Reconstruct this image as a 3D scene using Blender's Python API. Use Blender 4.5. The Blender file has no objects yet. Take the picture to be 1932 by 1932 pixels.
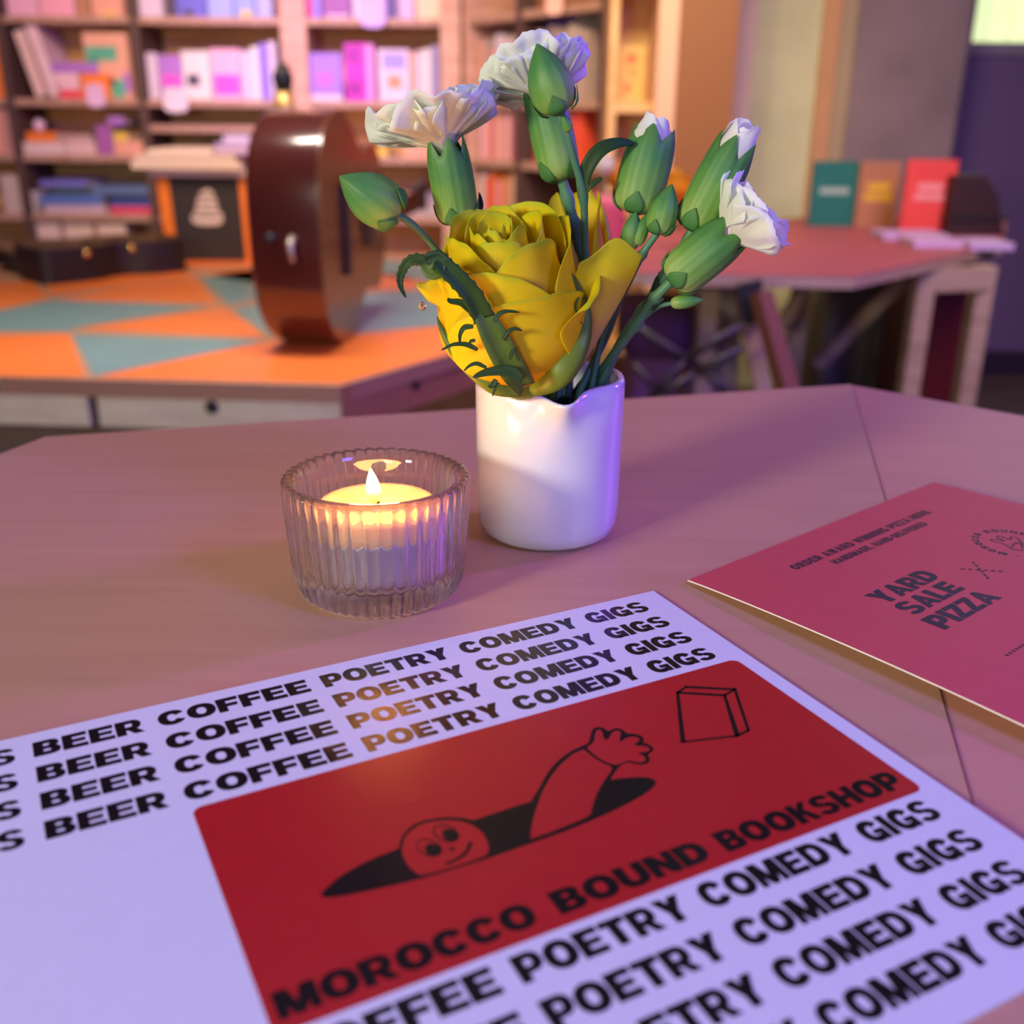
import bpy, bmesh, math, random
from mathutils import Vector, Matrix, noise as mnoise
random.seed(7)
PI = math.pi
scene = bpy.context.scene
COL = scene.collection

# ------------------------------------------------------------------ camera
TH, RO, FPX = 0.366374, 0.00816, 1950.0
TABLE = 0.75
CAMZ = TABLE + 0.15
c_, s_ = math.cos(RO), math.sin(RO)
sth, cth = math.sin(TH), math.cos(TH)
RIGHT = Vector((c_, s_ * sth, s_ * cth))
UP = Vector((-s_, c_ * sth, c_ * cth))
FWD = Vector((0, cth, -sth))
cam_d = bpy.data.cameras.new('camera')
cam = bpy.data.objects.new('camera', cam_d)
COL.objects.link(cam)
m = Matrix((RIGHT, UP, -FWD)).transposed().to_4x4()
m.translation = Vector((0, 0, CAMZ))
cam.matrix_world = m
cam_d.sensor_width = 36
cam_d.sensor_fit = 'HORIZONTAL'
cam_d.lens = FPX / 1932 * 36
cam_d.clip_start = 0.01
cam_d.dof.use_dof = True
cam_d.dof.focus_distance = 0.33
cam_d.dof.aperture_fstop = 9.6
scene.camera = cam

# ------------------------------------------------------------------ world, lights, exposure
scene.view_settings.view_transform = 'Standard'
scene.view_settings.look = 'None'
scene.view_settings.gamma = 1
scene.view_settings.exposure = 0.0
w = bpy.data.worlds.new('World')
scene.world = w
w.use_nodes = True
w.node_tree.nodes['Background'].inputs[0].default_value = (0.42, 0.27, 0.50, 1)
w.node_tree.nodes['Background'].inputs[1].default_value = 0.42


def lamp(name, kind, loc, target, color, power, size=0.3, size_y=None, spot=None, blend=0.5, spread=None):
    d = bpy.data.lights.new(name, kind)
    d.color = color
    d.energy = power
    if kind == 'AREA':
        d.size = size
        if spread: d.spread = math.radians(spread)
        if size_y:
            d.shape = 'RECTANGLE'
            d.size_y = size_y
    else:
        d.shadow_soft_size = size
    if kind == 'SPOT':
        d.spot_size = math.radians(spot)
        d.spot_blend = blend
    o = bpy.data.objects.new(name, d)
    COL.objects.link(o)
    o.location = loc
    dirv = Vector(target) - Vector(loc)
    o.rotation_euler = dirv.to_track_quat('-Z', 'Y').to_euler()
    return o


# stage-style coloured lamps of the room, with added fill lights among them
lamp('magenta_lamp', 'AREA', (1.5, 1.05, CAMZ + 0.60), (0.05, 0.3, TABLE), (0.30, 0.05, 0.85), 27, 0.16)
lamp('violet_lamp', 'AREA', (1.4, -0.75, CAMZ + 1.0), (0.05, 0.3, TABLE), (0.14, 0.12, 1.0), 31, 0.5)
lamp('warm_lamp', 'AREA', (-0.95, -0.62, CAMZ + 0.24), (0.0, 0.36, TABLE + 0.08), (1.0, 0.93, 0.76), 15.5, 0.22)
lamp('cool_front_fill', 'AREA', (-0.35, -1.25, CAMZ + 0.14), (0.0, 0.36, TABLE + 0.14), (0.86, 0.97, 1.0), 5.2, 0.35)  # unseen fill light added to brighten the flowers
lamp('soft_ceiling_lamp', 'AREA', (-0.2, 0.9, 2.75), (0.0, 0.8, 0.7), (0.80, 0.74, 0.90), 5, 1.2)
lamp('orange_shelf_lamp', 'AREA', (-0.9, 2.3, 1.85), (-0.9, 4.1, 0.9), (1.0, 0.64, 0.46), 17, 0.6, spread=100)
lamp('violet_shelf_lamp', 'SPOT', (-0.4, 1.7, 2.3), (-0.72, 4.0, 1.12), (0.42, 0.25, 1.0), 165, 0.15, spot=26, blend=0.9)
lamp('stage_lamp', 'AREA', (-0.55, 1.78, 2.7), (-0.55, 1.80, 0.5), (1.0, 0.86, 0.76), 11, 1.2, size_y=0.16, spread=66).rotation_euler = (0, 0, 0)
lamp('red_corner_fill', 'AREA', (1.2, 1.45, 1.95), (1.0, 2.7, 0.45), (1.0, 0.70, 0.74), 7, 0.6, spread=100)  # added fill, reaches under the red table to lighten its legs
lamp('cabinet_lamp', 'AREA', (0.15, 1.9, 2.1), (0.30, 3.3, 1.0), (1.0, 0.76, 0.40), 8, 0.5, spread=80)


# ------------------------------------------------------------------ helpers
def ray(px, py):
    x = (px - 966) / FPX
    y = -(py - 966) / FPX
    return RIGHT * x + UP * y + FWD


def on_z(px, py, z):
    d = ray(px, py)
    t = (z - CAMZ) / d.z
    return Vector((0, 0, CAMZ)) + d * t


def on_y(px, py, Y):
    d = ray(px, py)
    return Vector((0, 0, CAMZ)) + d * (Y / d.y)


def setp(o, label=None, cat=None, group=None, kind=None):
    if label: o['label'] = label
    if cat: o['category'] = cat
    if group: o['group'] = group
    if kind: o['kind'] = kind
    return o


def thing(name, loc, label, cat, group=None, rz=0.0):
    o = bpy.data.objects.new(name, None)
    o.empty_display_size = 0.02
    COL.objects.link(o)
    o.location = loc
    o.rotation_euler = (0, 0, rz)
    return setp(o, label, cat, group)


def world_of(o):
    mm = Matrix.LocRotScale(o.location, o.rotation_euler, None)
    if o.parent:
        return world_of(o.parent) @ mm
    return mm


class MB:
    def __init__(s):
        s.v = []
        s.f = []
        s.mi = []

    def add(s, vs, fs, mi=0):
        n = len(s.v)
        s.v += [Vector(p) for p in vs]
        s.f += [[i + n for i in f] for f in fs]
        s.mi += [mi] * len(fs)
        return s

    def box(s, x0, x1, y0, y1, z0, z1, mi=0, bev=0):
        if bev > 0:
            b = bev
            ring = [(x0 + b, y0), (x1 - b, y0), (x1, y0 + b), (x1, y1 - b), (x1 - b, y1), (x0 + b, y1), (x0, y1 - b), (x0, y0 + b)]
            return s.prism(ring, z0, z1, mi)
        vs = [(x, y, z) for z in (z0, z1) for y in (y0, y1) for x in (x0, x1)]
        fs = [(0, 2, 3, 1), (4, 5, 7, 6), (0, 1, 5, 4), (2, 6, 7, 3), (0, 4, 6, 2), (1, 3, 7, 5)]
        return s.add(vs, fs, mi)

    def prism(s, poly, z0, z1, mi=0, mside=None):
        n = len(poly)
        vs = [(x, y, z0) for x, y in poly] + [(x, y, z1) for x, y in poly]
        s.add(vs, [list(range(n))[::-1], list(range(n, 2 * n))], mi)
        k = len(s.v) - 2 * n
        for i in range(n):
            j = (i + 1) % n
            s.f.append([k + i, k + j, k + n + j, k + n + i])
            s.mi.append(mi if mside is None else mside)
        return s

    def bar(s, p, q, wd, ht=None, mi=0):
        p, q = Vector(p), Vector(q)
        ht = ht or wd
        d = (q - p).normalized()
        up = Vector((0, 0, 1)) if abs(d.z) < 0.95 else Vector((0, 1, 0))
        a = d.cross(up).normalized() * wd / 2
        b = a.cross(d).normalized() * ht / 2
        vs = [e + sx * a + sy * b for e in (p, q) for sx, sy in ((-1, -1), (1, -1), (1, 1), (-1, 1))]
        return s.add(vs, [(3, 2, 1, 0), (4, 5, 6, 7), (0, 1, 5, 4), (1, 2, 6, 5), (2, 3, 7, 6), (3, 0, 4, 7)], mi)

    def tube(s, pts, rads, seg=12, mi=0, cap=True):
        pts = [Vector(p) for p in pts]
        if not hasattr(rads, '__len__'): rads = [rads] * len(pts)
        base = len(s.v)
        prev = None
        for i, p in enumerate(pts):
            d = (pts[min(i + 1, len(pts) - 1)] - pts[max(i - 1, 0)]).normalized()
            if prev is None:
                a = d.orthogonal().normalized()
            else:
                a = (prev - d * prev.dot(d)).normalized()
            prev = a
            b = d.cross(a)
            for k in range(seg):
                t = 2 * PI * k / seg
                s.v.append(p + (a * math.cos(t) + b * math.sin(t)) * rads[i])
        for i in range(len(pts) - 1):
            for k in range(seg):
                k2 = (k + 1) % seg
                s.f.append([base + i * seg + k, base + i * seg + k2, base + (i + 1) * seg + k2, base + (i + 1) * seg + k])
                s.mi.append(mi)
        if cap:
            s.f.append([base + k for k in range(seg)][::-1]); s.mi.append(mi)
            e = base + (len(pts) - 1) * seg
            s.f.append([e + k for k in range(seg)]); s.mi.append(mi)
        return s

    def lathe(s, prof, seg=32, M=None, mi=0, rfun=None, closed=False):
        """prof = [(r, z)]; rfun(i, ang, r, z) -> (r, z) modulation"""
        base = len(s.v)
        n = len(prof)
        for i, (r, z) in enumerate(prof):
            for k in range(seg):
                t = 2 * PI * k / seg
                rr, zz = (r, z) if rfun is None else rfun(i, t, r, z)
                p = Vector((rr * math.cos(t), rr * math.sin(t), zz))
                s.v.append(M @ p if M else p)
        for i in range(n - 1 + (1 if closed else 0)):
            i2 = (i + 1) % n
            for k in range(seg):
                k2 = (k + 1) % seg
                s.f.append([base + i * seg + k, base + i * seg + k2, base + i2 * seg + k2, base + i2 * seg + k])
                s.mi.append(mi)
        if not closed:
            s.f.append([base + k for k in range(seg)][::-1]); s.mi.append(mi)
            e = base + (n - 1) * seg
            s.f.append([e + k for k in range(seg)]); s.mi.append(mi)
        return s

    def grid(s, fn, nu, nv, mi=0):
        base = len(s.v)
        for j in range(nv + 1):
            for i in range(nu + 1):
                s.v.append(Vector(fn(i / nu, j / nv)))
        for j in range(nv):
            for i in range(nu):
                a = base + j * (nu + 1) + i
                s.f.append([a, a + 1, a + nu + 2, a + nu + 1])
                s.mi.append(mi)
        return s

    def build(s, name, mats, parent=None, smooth=True, local=False, thick=0, sub=0, angle=None, uvfn=None, colfn=None):
        if not isinstance(mats, (list, tuple)): mats = [mats]
        me = bpy.data.meshes.new(name)
        vs = s.v
        if parent is not None and not local:
            inv = world_of(parent).inverted()
            vs = [inv @ p for p in vs]
        me.from_pydata([tuple(p) for p in vs], [], s.f)
        for mt in mats: me.materials.append(mt)
        me.polygons.foreach_set('material_index', s.mi)
        me.polygons.foreach_set('use_smooth', [bool(smooth)] * len(s.f))
        if colfn:
            at = me.attributes.new('t', 'FLOAT', 'POINT')
            for i, p in enumerate(s.v): at.data[i].value = colfn(i, p)
        me.validate()
        if smooth and angle is not None:
            bm = bmesh.new(); bm.from_mesh(me)
            bm.normal_update()
            for e in bm.edges:
                if len(e.link_faces) == 2 and e.calc_face_angle(0) > angle: e.smooth = False
            bm.to_mesh(me); bm.free()
        me.update()
        o = bpy.data.objects.new(name, me)
        COL.objects.link(o)
        if parent is not None: o.parent = parent
        if thick:
            md = o.modifiers.new('thickness', 'SOLIDIFY'); md.thickness = thick; md.offset = 0
        if sub:
            md = o.modifiers.new('smooth', 'SUBSURF'); md.levels = sub; md.render_levels = sub
        return o


def mat(name, col, rough=0.5, var=0.0, scale=20.0, bump=0.0, bscale=60.0, metal=0.0, trans=0.0, sss=0.0, emit=None, estr=0.0,
        spec=0.5, col2=None, stretch=None, coat=0.0, sssr=0.002, alpha=1.0):
    mt = bpy.data.materials.new(name)
    mt.use_nodes = True
    nt = mt.node_tree
    b = nt.nodes['Principled BSDF']
    b.inputs['Base Color'].default_value = (*col, 1)
    b.inputs['Roughness'].default_value = rough
    b.inputs['Metallic'].default_value = metal
    b.inputs['Transmission Weight'].default_value = trans
    b.inputs['Specular IOR Level'].default_value = spec
    b.inputs['Coat Weight'].default_value = coat
    b.inputs['Coat Roughness'].default_value = 0.08
    if sss:
        b.inputs['Subsurface Weight'].default_value = sss
        b.inputs['Subsurface Radius'].default_value = (1, 0.7, 0.4)
        b.inputs['Subsurface Scale'].default_value = sssr
    if emit:
        b.inputs['Emission Color'].default_value = (*emit, 1)
        b.inputs['Emission Strength'].default_value = estr
    if var or col2 or bump:
        tc = nt.nodes.new('ShaderNodeTexCoord')
        mp = nt.nodes.new('ShaderNodeMapping')
        nt.links.new(tc.outputs['Object'], mp.inputs[0])
        if stretch: mp.inputs['Scale'].default_value = stretch
        nz = nt.nodes.new('ShaderNodeTexNoise')
        nz.inputs['Scale'].default_value = scale
        nz.inputs['Detail'].default_value = 6
        nt.links.new(mp.outputs[0], nz.inputs['Vector'])
        if var or col2:
            cr = nt.nodes.new('ShaderNodeValToRGB')
            cr.color_ramp.elements[0].position = 0.35
            cr.color_ramp.elements[1].position = 0.65
            ca = col2 if col2 else tuple(max(0, x * (1 - var)) for x in col)
            cr.color_ramp.elements[0].color = (*ca, 1)
            cr.color_ramp.elements[1].color = (*col, 1)
            nt.links.new(nz.outputs[0], cr.inputs[0])
            nt.links.new(cr.outputs[0], b.inputs['Base Color'])
        if bump:
            nb = nt.nodes.new('ShaderNodeTexNoise')
            nb.inputs['Scale'].default_value = bscale
            nb.inputs['Detail'].default_value = 5
            nt.links.new(mp.outputs[0], nb.inputs['Vector'])
            bp = nt.nodes.new('ShaderNodeBump')
            bp.inputs['Strength'].default_value = bump
            bp.inputs['Distance'].default_value = 0.001
            nt.links.new(nb.outputs[0], bp.inputs['Height'])
            nt.links.new(bp.outputs[0], b.inputs['Normal'])
    return mt


def ramp_mat(name, stops, rough=0.45, transl=0.3, tint=None, sheen=0.0, vein=0.0, spec=0.3):
    """colour from the point attribute t (position along the petal or leaf), with a translucent share"""
    mt = bpy.data.materials.new(name)
    mt.use_nodes = True
    nt = mt.node_tree
    b = nt.nodes['Principled BSDF']
    out = nt.nodes['Material Output']
    at = nt.nodes.new('ShaderNodeAttribute'); at.attribute_name = 't'
    cr = nt.nodes.new('ShaderNodeValToRGB')
    el = cr.color_ramp.elements
    el[0].position, el[0].color = stops[0][0], (*stops[0][1], 1)
    el[1].position, el[1].color = stops[-1][0], (*stops[-1][1], 1)
    for p, c in stops[1:-1]:
        e = el.new(p); e.color = (*c, 1)
    tc = nt.nodes.new('ShaderNodeTexCoord')
    nz = nt.nodes.new('ShaderNodeTexNoise'); nz.inputs['Scale'].default_value = 130; nz.inputs['Detail'].default_value = 4
    nt.links.new(tc.outputs['Object'], nz.inputs['Vector'])
    ad = nt.nodes.new('ShaderNodeMath'); ad.operation = 'MULTIPLY_ADD'
    nt.links.new(nz.outputs[0], ad.inputs[0]); ad.inputs[1].default_value = vein; 
    sb = nt.nodes.new('ShaderNodeMath'); sb.operation = 'SUBTRACT'; sb.inputs[1].default_value = vein * 0.5
    nt.links.new(at.outputs['Fac'], ad.inputs[2])
    nt.links.new(ad.outputs[0], sb.inputs[0])
    nt.links.new(sb.outputs[0], cr.inputs[0])
    nt.links.new(cr.outputs[0], b.inputs['Base Color'])
    b.inputs['Roughness'].default_value = rough
    b.inputs['Specular IOR Level'].default_value = spec
    bp = nt.nodes.new('ShaderNodeBump'); bp.inputs['Strength'].default_value = 0.12; bp.inputs['Distance'].default_value = 0.0006
    nt.links.new(nz.outputs[0], bp.inputs['Height'])
    nt.links.new(bp.outputs[0], b.inputs['Normal'])
    if transl:
        tr = nt.nodes.new('ShaderNodeBsdfTranslucent')
        nt.links.new(cr.outputs[0], tr.inputs[0])
        mx = nt.nodes.new('ShaderNodeMixShader'); mx.inputs[0].default_value = transl
        nt.links.new(b.outputs[0], mx.inputs[1]); nt.links.new(tr.outputs[0], mx.inputs[2])
        nt.links.new(mx.outputs[0], out.inputs[0])
    return mt


def wood_mat(name, c1, c2, rough=0.5, scale=6.0, stretch=(1, 14, 1), bump=0.15, coat=0.0, rot=0.0, blotch=None):
    mt = bpy.data.materials.new(name)
    mt.use_nodes = True
    nt = mt.node_tree
    b = nt.nodes['Principled BSDF']
    b.inputs['Roughness'].default_value = rough
    b.inputs['Coat Weight'].default_value = coat
    b.inputs['Coat Roughness'].default_value = 0.15
    tc = nt.nodes.new('ShaderNodeTexCoord')
    mp = nt.nodes.new('ShaderNodeMapping')
    mp.inputs['Scale'].default_value = stretch
    mp.inputs['Rotation'].default_value = (0, 0, rot)
    nt.links.new(tc.outputs['Object'], mp.inputs[0])
    nz = nt.nodes.new('ShaderNodeTexNoise'); nz.inputs['Scale'].default_value = scale; nz.inputs['Detail'].default_value = 8
    nz.inputs['Distortion'].default_value = 0.4
    nt.links.new(mp.outputs[0], nz.inputs['Vector'])
    cr = nt.nodes.new('ShaderNodeValToRGB')
    cr.color_ramp.elements[0].position = 0.36; cr.color_ramp.elements[0].color = (*c2, 1)
    cr.color_ramp.elements[1].position = 0.62; cr.color_ramp.elements[1].color = (*c1, 1)
    nt.links.new(nz.outputs[0], cr.inputs[0])
    nt.links.new(cr.outputs[0], b.inputs['Base Color'])
    bp = nt.nodes.new('ShaderNodeBump'); bp.inputs['Strength'].default_value = bump; bp.inputs['Distance'].default_value = 0.0005
    nt.links.new(nz.outputs[0], bp.inputs['Height'])
    nt.links.new(bp.outputs[0], b.inputs['Normal'])
    return mt


_mc = {}


def paint(col, rough=0.5):
    k = (round(col[0], 3), round(col[1], 3), round(col[2], 3), rough)
    if k not in _mc:
        _mc[k] = mat('paint_%d' % len(_mc), col, rough, var=0.12, scale=9)
    return _mc[k]


# ------------------------------------------------------------------ the setting
M_floor = wood_mat('floor_boards', (0.16, 0.11, 0.09), (0.10, 0.07, 0.06), 0.45, 3, (1, 9, 1))
M_wallp = mat('mauve_concrete', (0.30, 0.22, 0.25), 0.85, var=0.22, scale=4, bump=0.5, bscale=20)
M_wallv = mat('violet_wall', (0.16, 0.10, 0.26), 0.8, var=0.08, scale=2)
M_back = mat('back_wall', (0.45, 0.30, 0.24), 0.8, var=0.1, scale=3)
M_conc = mat('beige_concrete', (0.68, 0.68, 0.44), 0.9, var=0.14, scale=6, bump=0.6, bscale=30)

setp(MB().box(-4, 4, -2.5, 5.2, -0.06, 0).build('floor', M_floor, smooth=False), kind='structure')
setp(MB().box(-4, 4, -2.5, 5.2, 3.0, 3.08).build('ceiling', mat('ceiling_paint', (0.5, 0.45, 0.5), 0.9), smooth=False), kind='structure')
setp(MB().box(-4, 1.02, 4.36, 4.44, 0, 3.0).build('wall_back', M_back, smooth=False), kind='structure')
setp(MB().box(-4.08, -4, -2.5, 5.2, 0, 3.0).build('wall_left', M_back, smooth=False), kind='structure')
setp(MB().box(4, 4.08, -2.5, 5.2, 0, 3.0).build('wall_right', M_wallv, smooth=False), kind='structure')
setp(MB().box(-4, 4, -2.58, -2.5, 0, 3.0).build('wall_front', M_back, smooth=False), kind='structure')
# violet wall beyond the doorway edge, with the window let into it
xw0 = on_y(1806, 200, 3.84).x
xwin = on_y(1822, 40, 3.84).x
zs = on_y(1870, 92, 3.84).z
wv = MB()
wv.box(xw0 - 0.25, xwin, 3.84, 3.92, 0, 3.0)
wv.box(xwin, 2.9, 3.84, 3.92, 0, zs)
wv.box(2.9, 4, 3.84, 3.92, 0, 3.0)
wv.box(xwin, 2.9, 3.84, 3.92, 2.5, 3.0)
setp(wv.build('wall_right_back', M_wallv, smooth=False), kind='structure')
setp(MB().box(xw0 - 0.2, 4, 3.82, 3.84, 0, 0.09).build('baseboard_right', mat('dark_skirting', (0.03, 0.015, 0.05), 0.6), smooth=False), kind='structure')
win = bpy.data.objects.new('window_1', None); COL.objects.link(win); win.location = (xwin, 3.88, zs)
setp(win, kind='structure')
MB().box(xwin, xwin + 0.03, 3.835, 3.90, zs, 2.5).box(xwin, 2.9, 3.83, 3.90, zs - 0.02, zs + 0.02).build('window_frame', mat('window_frame', (0.25, 0.2, 0.3), 0.5), win, smooth=False)
M_blind = mat('lit_blind', (0.75, 0.8, 0.5), 0.8, emit=(0.70, 0.86, 0.42), estr=1.0)
for i in range(18):
    x0 = xwin + 0.03 + i * 0.074
    MB().grid(lambda u, v, x0=x0: (x0 + u * 0.078, 3.885 + 0.012 * math.sin(u * PI * 2), zs + 0.02 + v * (2.48 - zs)), 6, 1).build('blind_slat', M_blind, win)
# concrete pier between the shelves and the window: beige side, mauve face
xa, xb, xc, xd = (on_y(px, 250, 3.62).x for px in (1372, 1530, 1592, 1800))
M_pierpink = mat('pier_pink_edge', (0.85, 0.62, 0.56), 0.85, var=0.1, scale=5)
setp(MB().box(xa - 0.06, xa + 0.06, 3.58, 3.85, 0, 3.0).build('trim_1', M_pierpink, smooth=False), kind='structure')
setp(MB().box(xa + 0.04, xb, 3.62, 3.86, 0, 3.0).build('wall_pier', M_conc, smooth=False), kind='structure')
setp(MB().box(xb, xb + 0.055, 3.60, 3.80, 0, 3.0).build('trim_2', mat('ochre_strip', (0.62, 0.33, 0.17), 0.7, var=0.1, scale=4), smooth=False), kind='structure')
setp(MB().box(xb + 0.055, xc, 3.615, 3.80, 0, 3.0).build('trim_3', mat('tan_strip', (0.45, 0.34, 0.22), 0.7, var=0.1, scale=4), smooth=False), kind='structure')
setp(MB().box(xc, xd, 3.6, 3.86, 0, 3.0, bev=0.01).build('wall_mauve', M_wallp, smooth=False), kind='structure')

# ------------------------------------------------------------------ bookcases
M_ply = wood_mat('warm_plywood', (0.92, 0.56, 0.24), (0.78, 0.44, 0.17), 0.6, 5, (1, 1, 6))
M_edge = wood_mat('plywood_edge', (0.66, 0.40, 0.34), (0.52, 0.30, 0.25), 0.6, 5, (1, 1, 6))
M_board = wood_mat('shelf_board', (0.50, 0.31, 0.26), (0.40, 0.23, 0.18), 0.6, 5, (6, 1, 1))
M_dark = mat('dark_upright', (0.09, 0.05, 0.05), 0.6)
SH = [0.215, 0.542, 0.754, 0.944, 1.215, 1.49, 1.78]


def bookcase(ox, oy, rz, xs, shelves, label, ups, upw=None, depth=0.27, tall=2.1, extra=(), back=None):
    t = thing('bookcase', (ox, oy, 0), label, 'bookcase', rz=rz)
    for i, x in enumerate(xs):
        wd = (upw[i] if upw else 0.026)
        MB().box(x - wd / 2, x + wd / 2, 0, depth, 0, tall).build('upright', ups[i], t, smooth=False, local=True)
    for z in shelves:
        for i in range(len(xs) - 1):
            MB().box(xs[i] + 0.013, xs[i + 1] - 0.013, 0.004, depth, z - 0.024, z).build('shelf', M_board, t, smooth=False, local=True)
    for (i, z) in extra:
        MB().box(xs[i] + 0.013, xs[i + 1] - 0.013, 0.004, depth, z - 0.024, z).build('shelf', M_board, t, smooth=False, local=True)
    MB().box(xs[0], xs[-1], depth, depth + 0.012, 0, tall).build('back_panel', back or M_ply, t, smooth=False, local=True)
    MB().box(xs[0], xs[-1], 0.02, 0.04, 0, 0.19).build('kickboard', M_edge, t, smooth=False, local=True)
    return t


bxl = [-2.6, on_y(28, 250, 4.0).x, on_y(275, 250, 4.0).x, on_y(553, 60, 4.0).x, on_y(850, 100, 4.0).x]
bookcase(0, 4.0, 0, bxl, SH, 'long plywood bookcase along the back wall full of violet-lit books', [M_dark, M_dark, M_dark, M_edge, M_edge],
         [0.03, 0.03, 0.03, 0.09, 0.07], extra=[(2, 0.858)])
# angled one coming forward on the right
A = Vector((bxl[-1] + 0.055, 3.96)); Bp = on_y(1141, 100, 3.32); Bv = Vector((Bp.x, 3.32))
dv = Bv - A
ang = math.atan2(dv.y, dv.x)
Lw = dv.length
pmid = on_y(972, 100, 3.7)
smid = 0.42 * Lw
bookcase(A.x, A.y, ang, [0.0, smid, Lw], SH, 'angled plywood bookcase between the back wall and the orange cabinet', [M_edge, M_dark, M_dark],
         [0.03, 0.03, 0.045])
# tall cabinet with orange side
cx0, cx1, cx2 = on_y(1154, 200, 3.08).x, on_y(1240, 200, 3.08).x, on_y(1382, 200, 3.08).x
cab = thing('cabinet', ((cx0 + cx2) / 2, 3.1, 0), 'tall open plywood cabinet with a flat orange-brown end panel', 'cabinet')
M_or = mat('orange_brown_panel', (0.28, 0.115, 0.028), 0.55, var=0.06, scale=3)
M_cabin = wood_mat('lit_cabinet_wood', (0.78, 0.50, 0.22), (0.68, 0.40, 0.16), 0.6, 4, (1, 1, 5))
CABZ = on_y(1190, 192, 3.1).z
MB().box(cx0 - 0.01, cx0 + 0.012, 3.09, 3.28, 0, 2.1).build('side_panel', M_cabin, cab, smooth=False)
MB().box(cx1 - 0.01, cx1 + 0.045, 3.06, 3.28, 0, 2.1).build('upright', mat('salmon_upright', (0.80, 0.50, 0.33), 0.6, var=0.08), cab, smooth=False)
MB().box(cx1 + 0.045, cx2, 3.075, 3.28, 0, 2.1).build('end_panel', M_or, cab, smooth=False)
MB().box(cx0 + 0.012, cx1 - 0.01, 3.27, 3.28, 0, 2.1).build('back_panel', M_cabin, cab, smooth=False)
for z in (0.25, 0.6, CABZ, 1.25, 1.6):
    MB().box(cx0 + 0.012, cx1 - 0.01, 3.10, 3.27, z - 0.028, z).build('shelf', M_cabin, cab, smooth=False)

# ------------------------------------------------------------------ books
M_pages = mat('book_pages', (0.80, 0.72, 0.66), 0.8, var=0.1, scale=40)
ORD = ['leftmost', 'second', 'third', 'fourth', 'fifth', 'sixth', 'seventh', 'eighth', 'ninth', 'tenth', 'eleventh', 'twelfth', 'thirteenth']


def book(loc, wd, h, d, col, label, group, face=True, rz=0.0, tilt=0.0, flat=False, blot=None, cat='book', name='book'):
    """local: x width seen from the front, y depth away, z height; face: cover faces front, else spine faces front"""
    t = thing(name, loc, label, cat, group, rz)
    if tilt: t.rotation_euler = (0, tilt, rz)
    M = paint(col)
    c = MB()
    b = 0.003
    if flat:
        c.box(-wd / 2, wd / 2, 0, d, 0, b).box(-wd / 2, wd / 2, 0, d, h - b, h).box(-wd / 2, wd / 2, 0, b, b, h - b)
        c.build('cover', M, t, smooth=False, local=True)
        MB().box(-wd / 2 + .004, wd / 2 - .004, b, d - .004, b, h - b).build('pages', M_pages, t, smooth=False, local=True)
    elif face:
        c.box(-wd / 2, wd / 2, 0, b, 0, h).box(-wd / 2, wd / 2, d - b, d, 0, h).box(-wd / 2, -wd / 2 + b, b, d - b, 0, h)
        c.build('cover', M, t, smooth=False, local=True)
        MB().box(-wd / 2 + b, wd / 2 - .004, b, d - b, .004, h - .004).build('pages', M_pages, t, smooth=False, local=True)
    else:
        c.box(-wd / 2, -wd / 2 + b, 0, d, 0, h).box(wd / 2 - b, wd / 2, 0, d, 0, h).box(-wd / 2 + b, wd / 2 - b, 0, b, 0, h)
        c.build('cover', M, t, smooth=False, local=True)
        if wd > 2 * b + .003:
            MB().box(-wd / 2 + b, wd / 2 - b, b, d - .004, .003, h - .004).build('pages', M_pages, t, smooth=False, local=True)
    if blot:
        for (u0, u1, v0, v1, cc) in blot:
            MB().box(-wd / 2 + u0 * wd, -wd / 2 + u1 * wd, -0.0008, -0.0002, v0 * h, v1 * h).build('cover_print', paint(cc), t, smooth=False, local=True)
    return t


def shelf_row(items, z, where, group, Y=4.03):
    """items: (px0, px1, pytop, colour, word, face, blot)"""
    n = len(items)
    for i, it in enumerate(items):
        px0, px1, pyt, col, word = it[:5]
        face = it[5] if len(it) > 5 else True
        blot = it[6] if len(it) > 6 else None
        x0, x1 = on_y(px0, 150, Y).x, on_y(px1, 150, Y).x
        top = on_y((px0 + px1) / 2, pyt, Y).z
        h = max(0.03, top - z - 0.001)
        pos = ORD[i] + (' from left' if i else '') if n > 1 else 'alone'
        book(((x0 + x1) / 2, Y, z + 0.001), x1 - x0, h, 0.03 if face else 0.15, col,
             '%s %s, %s, %s' % (word, 'book' if face else 'book spine', pos, where), group, face, blot=blot)


LIL, PUR, VIO, MAG, PNK = (0.72, 0.62, 0.85), (0.45, 0.2, 0.75), (0.3, 0.2, 0.85), (0.85, 0.10, 0.75), (0.9, 0.5, 0.75)
WHT, DRK, BLU, ORG, RED = (0.82, 0.78, 0.84), (0.08, 0.06, 0.12), (0.10, 0.2, 0.6), (0.95, 0.25, 0.05), (0.8, 0.07, 0.08)
SAL, GRY, TEA, YEL = (0.85, 0.42, 0.34), (0.45, 0.42, 0.45), (0.12, 0.5, 0.36), (0.85, 0.6, 0.12)
zr = SH
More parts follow.
